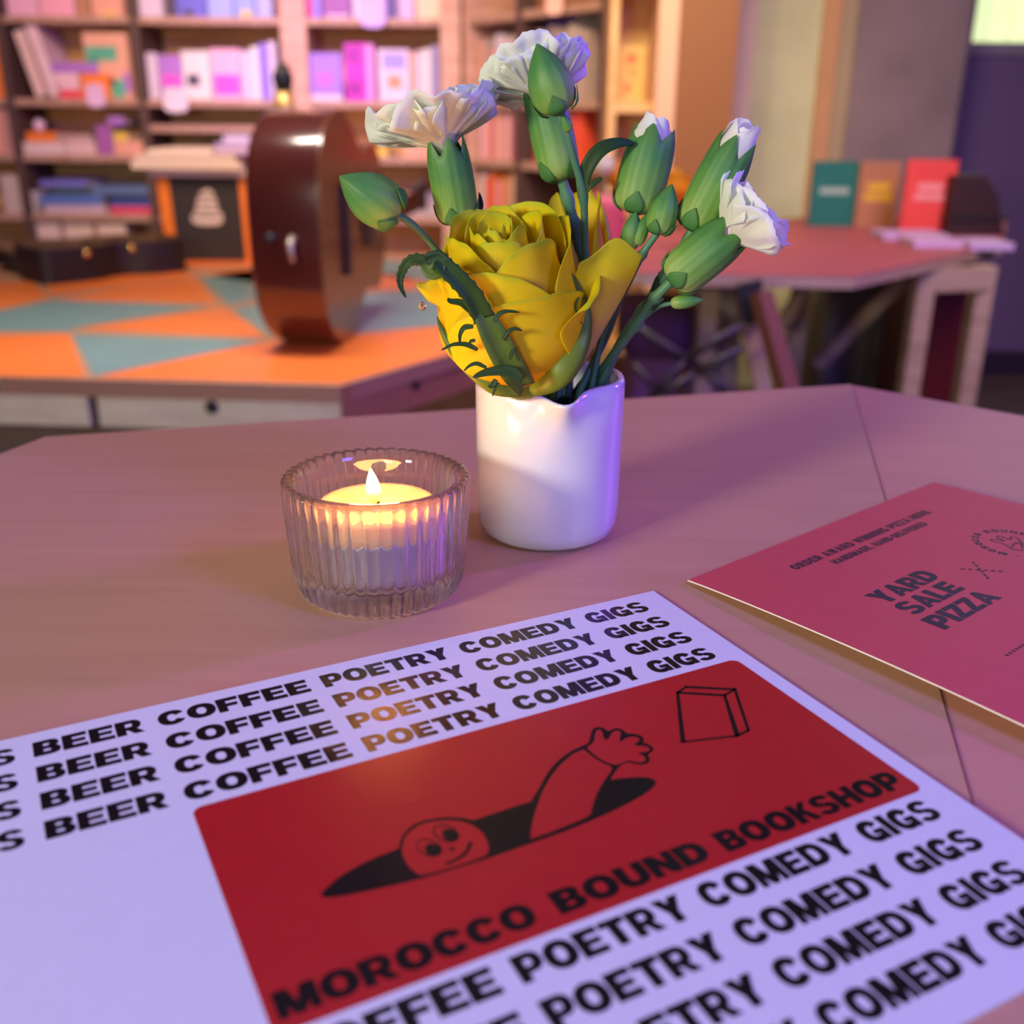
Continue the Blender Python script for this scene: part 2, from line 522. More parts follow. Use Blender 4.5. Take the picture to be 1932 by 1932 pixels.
# eye-level row (between 0.944 and 1.215), middle bay
shelf_row([(280, 300, 100, LIL, 'lilac', False), (302, 344, 104, PUR, 'purple', True, [(0, 1, 0.0, 0.22, (0.25, 0.05, 0.25)), (.1, .9, .3, .55, MAG)]),
           (346, 397, 96, WHT, 'white', True, [(0.15, 0.6, 0.28, 0.52, DRK)]), (401, 455, 92, PNK, 'bright pink', True, [(.05, .95, .1, .5, MAG)]),
           (458, 474, 96, LIL, 'pale lilac', False), (476, 490, 88, WHT, 'white', False), (492, 508, 82, VIO, 'blue-violet', False), (510, 523, 78, LIL, 'lilac grey', False)],
          zr[3], 'eye-level shelf left of the pink upright', 'books in the eye-level row left of the pink upright')
shelf_row([(586, 645, 100, (0.36, 0.2, 0.85), 'violet', True, [(.2, .7, .3, .6, (0.5, 0.15, 0.7)), (0, 1, 0, .12, LIL)]),
           (652, 690, 82, (0.65, 0.02, 0.6), 'magenta', True, [(.1, .8, .1, .35, (0.35, 0, 0.4)), (.1, .8, .65, .95, (0.4, 0, 0.45))]), (691, 706, 84, (0.85, 0.3, 0.85), 'hot pink', False),
           (714, 772, 93, LIL, 'lilac', True, [(.15, .9, .62, .92, (0.35, 0.3, 0.75)), (.3, .75, .25, .5, (0.5, 0.3, 0.2))]), (774, 784, 100, SAL, 'salmon', False),
           (786, 797, 96, LIL, 'pale violet', False), (799, 812, 92, WHT, 'off-white', False), (814, 828, 86, (0.35, 0.3, 0.6), 'dusk blue', False)],
          zr[3], 'eye-level shelf right of the pink upright', 'books in the eye-level row right of the pink upright')
# row above, only the feet are in view
shelf_row([(278, 320, -60, LIL, 'lilac', True), (326, 344, -70, DRK, 'black', False), (346, 400, -75, (0.15, 0.15, 0.75), 'deep blue', True, [(.2, .6, .02, .12, DRK)]),
           (404, 450, -64, (0.35, 0.45, 0.9), 'sky blue', True), (454, 490, -62, (0.3, 0.4, 0.8), 'blue', True, [(.3, .8, .02, .14, YEL)]), (494, 522, -70, (0.4, 0.45, 0.8), 'grey-blue', True)],
          zr[4], 'top shelf left of the pink upright', 'books in the top row left of the pink upright')
shelf_row([(582, 594, -60, (0.75, 0.05, 0.3), 'crimson', False), (597, 612, -66, VIO, 'violet', False), (616, 668, -70, (0.3, 0.08, 0.4), 'plum', True, [(.1, .9, .02, .06, LIL)]),
           (672, 718, -60, LIL, 'lilac', True), (722, 752, -70, (0.15, 0.1, 0.35), 'navy', True), (756, 784, -58, (0.6, 0.45, 0.8), 'mauve', True), (788, 832, -66, (0.8, 0.62, 0.45), 'cream', True)],
          zr[4], 'top shelf right of the pink upright', 'books in the top row right of the pink upright')
shelf_row([(34, 90, -60, PNK, 'rose pink', True), (94, 158, -64, (0.95, 0.45, 0.65), 'candy pink', True), (162, 186, -70, (0.5, 0.25, 0.15), 'brown', False), (190, 246, -60, SAL, 'salmon', True, [(.3, .8, .02, .1, YEL)])],
          zr[4], 'top shelf of the left bay', 'books in the top row of the left bay')
# left bay, eye-level row: two leaning white books, a small flat pile, an illustrated cover
for k, (xa_, ya_, xb_, yb_, wd_) in enumerate(((34, 62, 78, 183, .034), (52, 40, 106, 183, .036))):
    pa, pb = on_y(xa_, ya_, 4.03), on_y(xb_, yb_, 4.03)
    hh = (pa - Vector((pb.x, 4.03, zr[3]))).length
    tl = math.atan2(pa.x - pb.x, pa.z - zr[3])
    book((pb.x, 4.03, zr[3] + 0.004 + wd_ / 2 * math.sin(abs(tl))), wd_, hh, 0.2, ((0.85, 0.62, 0.62), (0.9, 0.66, 0.78))[k],
         ('pale pink book leaning left, the shorter of two at the left end of the bay', 'pale pink book leaning left, the taller of two at the left end of the bay')[k],
         'two pale books leaning in the left bay', face=False, tilt=tl)
zz = zr[3] + .001
for (p0, p1, hpx, col, word) in ((108, 195, 14, (0.85, 0.08, 0.15), 'red'), (105, 150, 26, (0.9, 0.6, 0.75), 'pink'), (100, 188, 16, PUR, 'purple')):
    x0, x1 = on_y(p0, 160, 4.03).x, on_y(p1, 160, 4.03).x
    hh = hpx * .00212
    book(((x0 + x1) / 2, 4.03, zz), x1 - x0, hh, 0.17, col, '%s book lying flat in the small pile beside the leaning books' % word, 'flat pile beside the leaning books', flat=True)
    zz += hh + .0006
x0, x1 = on_y(152, 160, 4.0).x, on_y(204, 160, 4.0).x
book(((x0 + x1) / 2, 4.005, zr[3] + .001), x1 - x0, 0.083, 0.02, ORG, 'small orange booklet propped in front of the flat pile', None)
shelf_row([(166, 246, 62, (0.85, 0.45, 0.35), 'salmon and green illustrated', True, [(.02, .75, .58, .80, TEA), (.02, .3, .45, .6, TEA), (.45, .85, .02, .3, TEA), (.5, .62, .2, .34, RED), (.85, 1, .1, .4, PUR)])],
          zr[3], 'right end of the left bay', None, Y=4.045)
shelf_row([(-30, 12, 70, ORG, 'orange', True)], zr[3], 'eye-level shelf at the left frame edge', None)
shelf_row([(-40, -12, 200, SAL, 'salmon', False), (-10, 16, 206, (0.6, 0.3, 0.32), 'dusty rose', False)], zr[2], 'waist-level shelf at the left frame edge', 'books at the left frame edge')
shelf_row([(-30, 8, 330, (0.62, 0.5, 0.5), 'grey pink', True), (12, 30, 360, WHT, 'off-white', False)], zr[1], 'lower shelf at the left frame edge', 'books low at the left frame edge')


def pile(z, Y, lst, where, group):
    """lst: (px0, px1, height m, colour, word); each lies on what is under it"""
    tops = []
    for (p0, p1, hh, col, word) in lst:
        x0, x1 = on_y(p0, 250, Y).x, on_y(p1, 250, Y).x
        zb = z
        for (a0, a1, tz) in tops:
            if a0 < x1 - .002 and a1 > x0 + .002: zb = max(zb, tz)
        book(((x0 + x1) / 2, Y, zb + .0008), x1 - x0, hh, 0.2, col, '%s book lying flat %s' % (word, where), group, flat=True)
        tops.append((x0, x1, zb + .0008 + hh))


pile(zr[2], 4.02, [(40, 118, .040, (0.8, 0.62, 0.68), 'pale pink'), (120, 176, .044, (0.78, 0.55, 0.6), 'dusty pink'), (182, 208, .10, (0.4, 0.12, 0.5), 'dark purple'),
                   (48, 104, .034, ORG, 'orange'), (212, 268, .046, SAL, 'salmon'), (214, 240, .03, YEL, 'yellow'), (206, 236, .028, PUR, 'violet'),
                   (130, 170, .022, (0.62, 0.4, 0.42), 'dull rose')], 'on the left bay waist-level shelf', 'flat books on the waist-level shelf')
pile(zr[1], 4.02, [(62, 180, .03, (0.62, 0.48, 0.6), 'mauve'), (190, 284, .028, (0.75, 0.08, 0.2), 'crimson'), (192, 276, .026, (0.06, 0.1, 0.4), 'navy'), (56, 176, .036, BLU, 'strong blue'),
                   (160, 272, .034, (0.12, 0.2, 0.42), 'slate blue'), (80, 156, .028, (0.05, 0.1, 0.12), 'black'), (60, 150, .022, (0.2, 0.2, 0.75), 'violet blue')],
     'on the left bay low shelf', 'flat books on the low shelf')
pile(zr[2], 4.02, [(330, 400, .03, (0.4, 0.3, 0.3), 'brown'), (404, 480, .045, (0.45, 0.35, 0.6), 'purple grey'), (420, 470, .03, LIL, 'lilac'), (590, 640, .05, (0.5, 0.4, 0.4), 'taupe'),
                   (660, 730, .03, YEL, 'ochre'), (760, 826, .04, SAL, 'salmon')], 'on the waist-level shelf behind the guitar', 'flat books behind the guitar')
pile(zr[1], 4.02, [(700, 752, .035, (0.3, 0.25, 0.4), 'slate'), (758, 832, .05, (0.5, 0.42, 0.5), 'grey'), (764, 820, .03, (0.35, 0.3, 0.5), 'dusk violet'), (600, 690, .06, (0.3, 0.12, 0.08), 'dark brown')],
     'on the low shelf right of the guitar', 'flat books low behind the flowers')
for k, (p0, p1, yt) in enumerate(((68, 114, 418), (122, 176, 412), (184, 238, 416))):
    x0, x1 = on_y(p0, 450, 4.03).x, on_y(p1, 450, 4.03).x
    t = thing('storage_box', ((x0 + x1) / 2, 4.03, SH[0] + .001), 'pale pink box, %s on the bottom shelf behind the case' % ('leftmost', 'middle one', 'rightmost')[k], 'box', 'pale boxes on the bottom shelf')
    hh = on_y(p0, yt, 4.03).z - SH[0]
    MB().box(x0, x1, 4.03, 4.24, SH[0] + .001, SH[0] + hh - .03, bev=.004).build('box_body', paint((0.82, 0.62, 0.62)), t, smooth=False)
    MB().box(x0 - .003, x1 + .003, 4.027, 4.243, SH[0] + hh - .03, SH[0] + hh, bev=.004).build('lid', paint((0.86, 0.7, 0.68)), t, smooth=False)
# hanging tags and a little ball
for (px, py, wpx, hpx, col, lab) in ((331, 188, 42, 40, (0.82, 0.72, 0.95), 'white card tag clipped under the eye-level books'), (180, 180, 32, 38, (0.8, 0.55, 0.9), 'pale lilac tag on the shelf edge below the pile'),
                                     (703, 12, 44, 64, (0.6, 0.42, 0.95), 'violet hanging tag on the top shelf edge'), (1046, 4, 28, 38, (0.8, 0.45, 0.4), 'salmon hanging tag on the angled bookcase top shelf')):
    Y = 3.985 if px < 900 else 3.46
    c0 = on_y(px, py, Y)
    sc = Y / FPX * 1.02
    a_, b_ = wpx * sc / 2, hpx * sc / 2
    t = thing('shelf_tag', (c0.x, Y, c0.z), lab, 'tag')
    pr = [(a_ * math.copysign(abs(math.cos(q)) ** .5, math.cos(q)), b_ * math.copysign(abs(math.sin(q)) ** .5, math.sin(q))) for q in [2 * PI * k / 24 for k in range(24)]]
    mb = MB(); mb.prism(pr, 0, 0.002)
    mb.v = [Vector((v.x, v.z - .001, v.y)) for v in mb.v]
    mb.build('card', paint(col), t, smooth=False, local=True)
    MB().box(-.004, .004, -.004, .012, b_ * .7, b_ * .95).build('clip', paint(GRY), t, smooth=False, local=True)
cb = on_y(69, 232, 4.06)
tops = zr[2] + .04 + .036
setp(MB().lathe([(.0005, -.022)] + [(.022 * math.cos(a), .022 * math.sin(a)) for a in [math.radians(d) for d in range(-80, 81, 16)]] + [(.0005, .022)], 20,
                Matrix.Translation((cb.x, 4.08, tops + .022))).build('glass_ball', mat('lilac_glass', (0.8, 0.6, 0.9), 0.05, coat=.6)), 'small lilac glass ball on the orange flat book', 'ball')

# books in the angled case
dvn = dv.normalized()
nrm = Vector((-dvn.y, dvn.x))


def angled(s0, n, z, hs, cols, words, where, group, gap=0.002, face=False, wds=None):
    s = s0
    for i in range(n):
        wd = wds[i % len(wds)]
        p = A + dvn * (s + wd / 2) + nrm * 0.03
        col = cols[i % len(cols)]
        book((p.x, p.y, z + .001), wd, hs[i % len(hs)], 0.16, col, '%s book spine, %s, %s' % (words[i % len(words)], ORD[i] + (' from left' if i else ''), where), group, False, rz=ang)
        s += wd + gap


W1 = [.028, .036, .024, .04, .03, .022]
angled(.05, 8, zr[3], [.19, .2, .17, .21, .18], [SAL, (0.4, .35, .35), (.9, .3, .2), LIL, (.85, .5, .5), PNK, (0.7, .6, .55), (.8, .35, .3)],
       ['salmon', 'grey', 'orange red', 'lilac', 'rose', 'pink', 'beige', 'brick'], 'eye-level shelf behind the top carnations', 'spines in the angled case at eye level', wds=W1)
angled(.05, 8, zr[2], [.15, .16, .14, .165], [PNK, SAL, (.6, .12, .3), (.85, .5, .4), (.7, .3, .4), (.9, .55, .6), (.45, .12, .2), (.8, .4, .35)],
       ['pink', 'salmon', 'wine red', 'peach', 'rose red', 'pale rose', 'maroon', 'coral'], 'second shelf of the angled bookcase', 'spines in the angled case second row', wds=W1)
angled(.05, 8, zr[1], [.16, .15, .17, .14], [(.8, .75, .75), RED, ORG, (.85, .3, .4), (.9, .35, .1), (.6, .3, .3), (.85, .6, .4), RED],
       ['white', 'scarlet', 'orange', 'raspberry', 'deep orange', 'dull red', 'tan', 'vermilion'], 'lower shelf of the angled bookcase', 'spines in the angled case lower row', wds=W1)
angled(smid + .06, 8, zr[3], [.21, .2, .22], [(.45, .33, .3), (.5, .4, .38), GRY, (.55, .42, .4), (.4, .33, .34), (.6, .45, .42), GRY, (.5, .36, .36)],
       ['brown', 'taupe', 'grey', 'dust pink', 'slate', 'beige', 'ash', 'mushroom'], 'eye-level shelf beside the dark post', 'spines beside the dark post', wds=W1)
angled(smid + .06, 8, zr[2], [.16, .17, .15], [RED, (.5, .06, .06), (.85, .12, .06), RED, (.6, .05, .08), (.95, .2, .05), (.7, .1, .1), (.9, .1, .05)],
       ['scarlet', 'dark red', 'vermilion', 'red', 'wine', 'orange red', 'brick red', 'flame red'], 'second shelf beside the dark post', 'red spines beside the dark post', wds=W1)
angled(smid + .06, 6, zr[4], [.2, .19], [(.3, .12, .05), (.35, .15, .06)], ['dark brown', 'chestnut'], 'top shelf beside the dark post', 'top row beside the dark post', wds=[.05])
p_ = A + dvn * (smid + .12) + nrm * .05
book((p_.x + .02, p_.y, zr[3] + .222), .16, .035, .15, (0.03, 0.03, 0.3), 'dark blue book lying on top of the grey spines', None, flat=True, rz=ang)
pc = on_y(1190, 150, 3.235)
book((pc.x, 3.235, CABZ + .001), .075, .15, .02, (0.78, 0.52, 0.2), 'tan card with red blossoms standing in the lit cabinet', None,
     blot=[(.3, .7, .68, .86, (.8, .2, .1)), (.25, .5, .15, .35, (.8, .25, .12)), (.45, .7, .45, .6, (.5, .35, .12))], cat='card', name='art_card')

# ------------------------------------------------------------------ stage with painted triangles
SZ = CAMZ - 0.40
M_stage = wood_mat('stage_ply_edge', (0.80, 0.72, 0.42), (0.70, 0.60, 0.34), 0.6, 6, (2, 2, 8))
M_so = mat('stage_orange_paint', (0.86, 0.20, 0.035), 0.38, var=0.12, scale=5, bump=0.1, bscale=8)
M_st = mat('stage_teal_paint', (0.16, 0.30, 0.285), 0.38, var=0.12, scale=5, bump=0.1, bscale=8)
stage = thing('stage_platform', (-0.9, 2.4, 0), 'low plywood stage platform painted with orange and teal triangles', 'stage')


def st(px, py):
    p = on_z(px, py, SZ); return (p.x, p.y)


spoly = [(-2.5, 1.80), (st(0, 710)[0], st(0, 710)[1]), st(640, 727), st(862, 664), (0.15, 2.28), (0.15, 3.27), (-0.95, 3.27), (-1.2, 2.95), (-2.5, 2.6)]
MB().prism(spoly, SZ - 0.03, SZ - 0.0012).build('deck', mat('deck_paint', (.46, .24, .13), .45, var=.1, scale=5), stage, smooth=False)
# front fascia panels
s0 = Vector(st(0, 710)); s1 = Vector(st(158, 714)); s2 = Vector(st(177, 714)); s3 = Vector(st(640, 727)); s4 = Vector((0.15, 2.28))


def fascia(a, b, name, h=0.078, mt=M_stage):
    d = (b - a).normalized(); n = Vector((-d.y, d.x))
    vs = []
    for z in (SZ - 0.002 - h, SZ - 0.002):
        for (e, o) in ((a, 0), (b, 0), (b, .02), (a, .02)):
            q = e + n * (o - .0); vs.append((q.x, q.y, z))
    MB().add(vs, [(0, 3, 2, 1), (4, 5, 6, 7), (0, 1, 5, 4), (1, 2, 6, 5), (2, 3, 7, 6), (3, 0, 4, 7)]).build(name, mt, stage, smooth=False)


fascia(Vector((-2.5, 1.80)), s0, 'fascia'); fascia(s0, s1, 'fascia'); fascia(s2, s3, 'fascia')
fascia(s3 + Vector((.004, .004)), s4, 'fascia', mt=mat('stage_side', (0.42, 0.19, 0.08), 0.6, var=.1))
for px, py in ((400, 768), (783, 725)):
    sd = (s3 - s2) if px < 640 else (s4 - s3)
    o_ = s2 if px < 640 else s3
    r_ = ray(px, py); d2 = Vector((r_.x, r_.y)); sdn = sd.normalized()
    det = d2.x * -sdn.y + sdn.x * d2.y
    tt = (o_.x * -sdn.y + sdn.x * o_.y) / det
    P = Vector((0, 0, CAMZ)) + r_ * tt
    nn = Vector((sdn.y, -sdn.x, 0))
    Mx = Matrix.Translation(P) @ nn.to_track_quat('Z', 'Y').to_matrix().to_4x4()
    MB().lathe([(.001, .004), (.008, .004), (.011, .002), (.012, -.004), (.001, -.004)], 20, Mx).build('bolt', mat('bolt_black', (0.03, 0.03, 0.03), .4, metal=.6), stage)
for px in (60, 560):
    q = on_z(px, 760, 0.2)
MB().box(-2.2, -0.42, 1.80, 3.1, 0.0, SZ - 0.03).build('plinth', mat('stage_plinth', (0.20, 0.14, 0.11), .8), stage, smooth=False)
tri = [('o', [(-700, 640), (130, 630), (159, 710), (-700, 700)]),
       ('t', [(137, 630), (505, 642), (176, 709)]),
       ('o', [(182, 710), (508, 643), (880, 612), (868, 660), (640, 722)]),
       ('o', [(152, 620), (502, 636), (422, 580)]),
       ('t', [(-600, 590), (0, 586), (100, 566), (395, 577), (145, 617), (135, 624), (-600, 626)]),
       ('o', [(112, 566), (408, 572), (372, 527), (250, 538)]),
       ('o', [(-500, 560), (-20, 534), (60, 532), (92, 560), (0, 582), (-500, 588)]),
       ('t', [(376, 522), (500, 505), (560, 550), (432, 574)]),
       ('t', [(440, 581), (590, 560), (640, 632), (512, 636)]),
       ('t', [(598, 560), (800, 545), (870, 608), (648, 632)]),
       ('o', [(96, 556), (244, 536), (366, 522), (330, 505), (80, 515)]),
       ('o', [(380, 517), (560, 497), (760, 520), (840, 545), (566, 548)]),
       ('o', [(300, 497), (480, 484), (700, 484), (700, 492), (370, 503)]),
       ('t', [(566, 495), (720, 488), (900, 510), (860, 540)])]
for k, (c, pts) in enumerate(tri):
    poly = [st(*p) for p in pts]
    ar = sum(poly[i][0] * poly[(i + 1) % len(poly)][1] - poly[(i + 1) % len(poly)][0] * poly[i][1] for i in range(len(poly)))
    if ar < 0: poly = poly[::-1]
    MB().prism(poly, SZ - 0.002, SZ).build('painted_panel', M_so if c == 'o' else M_st, stage, smooth=False)

# ------------------------------------------------------------------ acoustic guitar on edge (tail towards the camera)
M_gside = mat('guitar_mahogany', (0.11, 0.022, 0.012), 0.22, var=0.3, scale=4, coat=1.0)
M_gtop = wood_mat('guitar_top', (0.16, 0.055, 0.018), (0.11, 0.035, 0.012), 0.3, 5, (1, 1, 12), coat=.6)
M_blk = mat('black_plastic', (0.02, 0.02, 0.022), 0.45)
psi = math.radians(6.5)
gl = Vector((math.sin(psi), math.cos(psi), 0)); gt = Vector((math.cos(psi), -math.sin(psi), 0)); gz = Vector((0, 0, 1))
gc = on_z(622, 634, SZ)
gtr = thing('acoustic_guitar', (gc.x, gc.y, SZ), 'dark red-brown glossy acoustic guitar resting on its side on the stage', 'guitar')
tail = gc - gl * 0.185


def gout(k, n):
    # half outline param 0..1 from tail to neck heel
    L = 0.49
    ctrl = [(0, 0), (.004, .09), (.03, .15), (.09, .192), (.17, .203), (.24, .178), (.29, .138), (.34, .130), (.39, .142), (.43, .137), (.47, .10), (.488, .05), (.49, 0)]
    t = k / n * (len(ctrl) - 1); i = min(int(t), len(ctrl) - 2); f = t - i
    g = lambda j: Vector(ctrl[max(0, min(len(ctrl) - 1, j))])
    p0, p1, p2, p3 = g(i - 1), g(i), g(i + 1), g(i + 2)
    if i == 0: p0 = Vector((.004, -.09))
    return 0.5 * ((2 * p1) + (p2 - p0) * f + (2 * p0 - 5 * p1 + 4 * p2 - p3) * f * f + (-p0 + 3 * p1 - 3 * p2 + p3) * f ** 3)


half = [gout(k, 48) for k in range(49)]
outl = [(p.x, p.y) for p in half] + [(p.x, -p.y) for p in half[-2:0:-1]]
GH = 0.203


def gp(l, wv_, t): return tail + gl * l + gt * t + gz * (GH + wv_)


T0, T1 = -0.078, 0.050
n = len(outl)
b_ = MB()
rows = [(T0, .975), (T0 + .004, .992), (T0 + .01, 1.0), (T1 - .01, 1.0), (T1 - .004, 1.0)]
vs, fs = [], []
for (t, sc_) in rows:
    for (l, w_) in outl:
        vs.append(gp(.24 + (l - .24) * sc_, w_ * sc_, t * (1 - .12 * l / .49)))
for r in range(len(rows) - 1):
    for k in range(n):
        k2 = (k + 1) % n
        fs.append((r * n + k, r * n + k2, (r + 1) * n + k2, (r + 1) * n + k))
fs.append(list(range(n)))
b_.add(vs, fs)
b_.build('body', M_gside, gtr, angle=.9)
sb = MB()
vs = [gp(l, w_, (T1 - .004) * (1 - .12 * l / .49)) for l, w_ in outl] + [gp(l, w_, T1 * (1 - .12 * l / .49)) for l, w_ in outl]
sb.add(vs, [list(range(n, 2 * n))[::-1]] + [(k, (k + 1) % n, n + (k + 1) % n, n + k) for k in range(n)])
sb.build('soundboard', M_gtop, gtr, smooth=False)
hl = MB()
hl.add([gp(.33 + .05 * math.cos(a), .05 * math.sin(a), .0500) for a in [2 * PI * k / 28 for k in range(28)]], [list(range(28))[::-1]])
hl.build('soundhole', M_blk, gtr, smooth=False)
MB().add([gp(l, w_, t) for t in (.046, .057) for (l, w_) in ((.14, -.08), (.165, -.08), (.165, .08), (.14, .08))], [(3, 2, 1, 0), (4, 5, 6, 7), (0, 1, 5, 4), (1, 2, 6, 5), (2, 3, 7, 6), (3, 0, 4, 7)]).build('bridge', M_blk, gtr, smooth=False)
nk = MB()
nk.add([gp(l, w_, t) for t in (.018, .046) for (l, w_) in ((.48, -.028), (.86, -.022), (.86, .022), (.48, .028))], [(3, 2, 1, 0), (4, 5, 6, 7), (0, 1, 5, 4), (1, 2, 6, 5), (2, 3, 7, 6), (3, 0, 4, 7)])
nk.build('neck', M_gside, gtr, smooth=False)
hd = MB()
hd.add([gp(l, w_, t) for t in (.012, .028) for (l, w_) in ((.86, -.024), (1.04, -.038), (1.04, .038), (.86, .024))], [(3, 2, 1, 0), (4, 5, 6, 7), (0, 1, 5, 4), (1, 2, 6, 5), (2, 3, 7, 6), (3, 0, 4, 7)])
hd.build('headstock', M_blk, gtr, smooth=False)
Mx = Matrix.Translation(gp(-.004, .0, -.035)) @ (-gl).to_track_quat('Z', 'Y').to_matrix().to_4x4()
MB().lathe([(.001, -.004), (.007, -.004), (.005, .004), (.008, .010), (.008, .013), (.001, .014)], 18, Mx).build('strap_pin', M_blk, gtr)
MB().tube([gp(-.002, .0, .0), gp(-.02, -.006, .002), gp(-.024, -.02, .004), gp(-.022, -.036, .006)], [.006, .006, .005, .004], 10).build('jack_plug', mat('jack_plug', (.5, .42, .32), .4, metal=.5), gtr)

# slim stand behind the guitar
q = on_z(560, 545, SZ)
sd_ = thing('floor_stand', q, 'slim pale stand with a gold collar and dark knob behind the guitar', 'stand')
ztop = on_y(560, 120, q.y).z
MB().lathe([(.001, 0), (.07, 0), (.07, .008), (.012, .016), (.001, .016)], 24, Matrix.Translation(q)).build('base', M_blk, sd_)
MB().tube([q + Vector((0, 0, .01)), Vector((q.x, q.y, ztop - .13))], .012, 12).build('pole', paint((.6, .5, .5)), sd_)
MB().tube([Vector((q.x, q.y, ztop - .135)), Vector((q.x, q.y, ztop - .06))], [.026, .022], 16).build('collar', mat('gold_collar', (.85, .55, .18), .35, metal=.5), sd_)
MB().tube([Vector((q.x, q.y, ztop - .06)), Vector((q.x, q.y, ztop - .03)), Vector((q.x, q.y, ztop))], [.018, .024, .012], 16).build('knob', M_blk, sd_)

# ------------------------------------------------------------------ open instrument case
M_case = mat('case_shell', (0.018, 0.012, 0.014), 0.5, bump=.3, bscale=120)
M_plush = mat('brown_plush', (0.17, 0.095, 0.03), 0.9, var=.35, scale=25, bump=.5, bscale=90)
p0 = on_z(80, 541, SZ); p1 = on_z(372, 478, SZ + .05)
cd = Vector((p1.x - p0.x, p1.y - p0.y, 0)); cl = cd.length; cdn = cd.normalized(); cn = Vector((-cdn.y, cdn.x, 0))
case = thing('instrument_case', (p0.x, p0.y, SZ), 'open black instrument case with brown plush lining on the stage', 'case')


def cw(s):  # half width along the case
    return .12 * (1 - .35 * math.exp(-((s - .55) / .12) ** 2)) * (1 - .25 * s)


def caseshell(lo, hi, inset, mtx):
    mb = MB(); N = 28
    ringp = []
    for k in range(N + 1):
        s = k / N; e = min(1, math.sqrt(max(0, 1 - (abs(2 * s - 1)) ** 8)) + .25)
        ringp.append((s, -cw(s) * e + inset))
    for k in range(N, -1, -1):
        s = k / N; e = min(1, math.sqrt(max(0, 1 - (abs(2 * s - 1)) ** 8)) + .25)
        ringp.append((s, cw(s) * e - inset))
    n_ = len(ringp)
    vs = []
    for z in (lo, hi):
        for (s, y) in ringp:
            vs.append(mtx(s * (cl - 2 * inset) + inset, y, z))
    return mb, vs, n_


def cb_(s, y, z): return p0 + cdn * s + cn * (y + .13) + Vector((0, 0, z))


mb, vo, n_ = caseshell(.002, .085, 0, cb_)
_, vi, _ = caseshell(.02, .085, .012, cb_)
vs = vo + vi
fs = [list(range(n_))[::-1]]
for k in range(n_):
    k2 = (k + 1) % n_
    fs += [(k, k2, n_ + k2, n_ + k), (n_ + k, n_ + k2, 3 * n_ + k2, 3 * n_ + k)]
mb.add(vs, fs); mb.build('case_body', M_case, case, angle=.6)
mb2 = MB(); fs = [[k + 0 for k in range(n_)]]
for k in range(n_):
    k2 = (k + 1) % n_
    fs.append((k, n_ + k, n_ + k2, k2))
mb2.add([p + Vector((0, 0, .0)) for p in vi], fs)
mb2.build('lining', M_plush, case, angle=.6)


def lidm(s, y, z):  # hinged at the far side, leaning back
    base = p0 + cdn * s + cn * .262 + Vector((0, 0, .050))
    a = math.radians(177)
    yy = y + .12
    return base + cn * (yy * math.cos(a) * -1 + z * math.sin(a)) * 1 + Vector((0, 0, yy * math.sin(a) - z * math.cos(a) * -1))


mb, vo, n_ = caseshell(0, .04, 0, lidm)
_, vi, _ = caseshell(-.001, .004, .012, lidm)
mb.add(vo, [list(range(n_))[::-1], list(range(n_, 2 * n_))] + [(k, (k + 1) % n_, n_ + (k + 1) % n_, n_ + k) for k in range(n_)])
mb.build('lid', M_case, case, angle=.6)
mb = MB(); mb.add(vi, [list(range(n_))[::-1]] + [(k, (k + 1) % n_, n_ + (k + 1) % n_, n_ + k) for k in range(n_)])
mb.build('lid_lining', M_plush, case, smooth=False)
for s in (.30, .62):
    q = p0 + cdn * (s * cl) + cn * (.13 - cw(s) - .004) + Vector((0, 0, .07))
    MB().lathe([(.001, .0), (.008, .0), (.010, .003), (.008, .006), (.001, .008)], 16, Matrix.Translation(q) @ (-cn).to_track_quat('Z', 'Y').to_matrix().to_4x4()).build('latch', mat('gold_latch', (.9, .6, .2), .15, metal=1), case)

# ------------------------------------------------------------------ stool with black cloth front and papers on top
Ys = 3.06
sx0, sx1 = on_y(310, 400, Ys).x, on_y(466, 400, Ys).x
stz = on_y(380, 322, Ys).z
stool = thing('stool', ((sx0 + sx1) / 2, Ys, SZ), 'small stool with orange legs and a black front panel on the stage', 'stool')
M_leg = mat('orange_leg', (0.75, 0.20, 0.02), .4)
for (xa_, xb_) in ((on_y(308, 330, Ys).x, on_y(327, 460, Ys).x), (on_y(462, 330, Ys).x, on_y(474, 440, Ys).x)):
    for yo in (0, .22):
        MB().bar((xa_, Ys + yo, stz), (xb_, Ys + yo, SZ), .032, .032).build('leg', M_leg, stool, smooth=False)
MB().box(sx0 + .012, sx1 - .012, Ys - .012, Ys + .006, SZ + .004, stz - .003).build('front_panel', mat('black_board', (.022, .018, .014), .7), stool, smooth=False)
MB().box(sx0 - .03, sx1 + .03, Ys - .03, Ys + .26, stz - .014, stz + .006, bev=.01).build('seat', paint((.70, .58, .44)), stool, smooth=False)
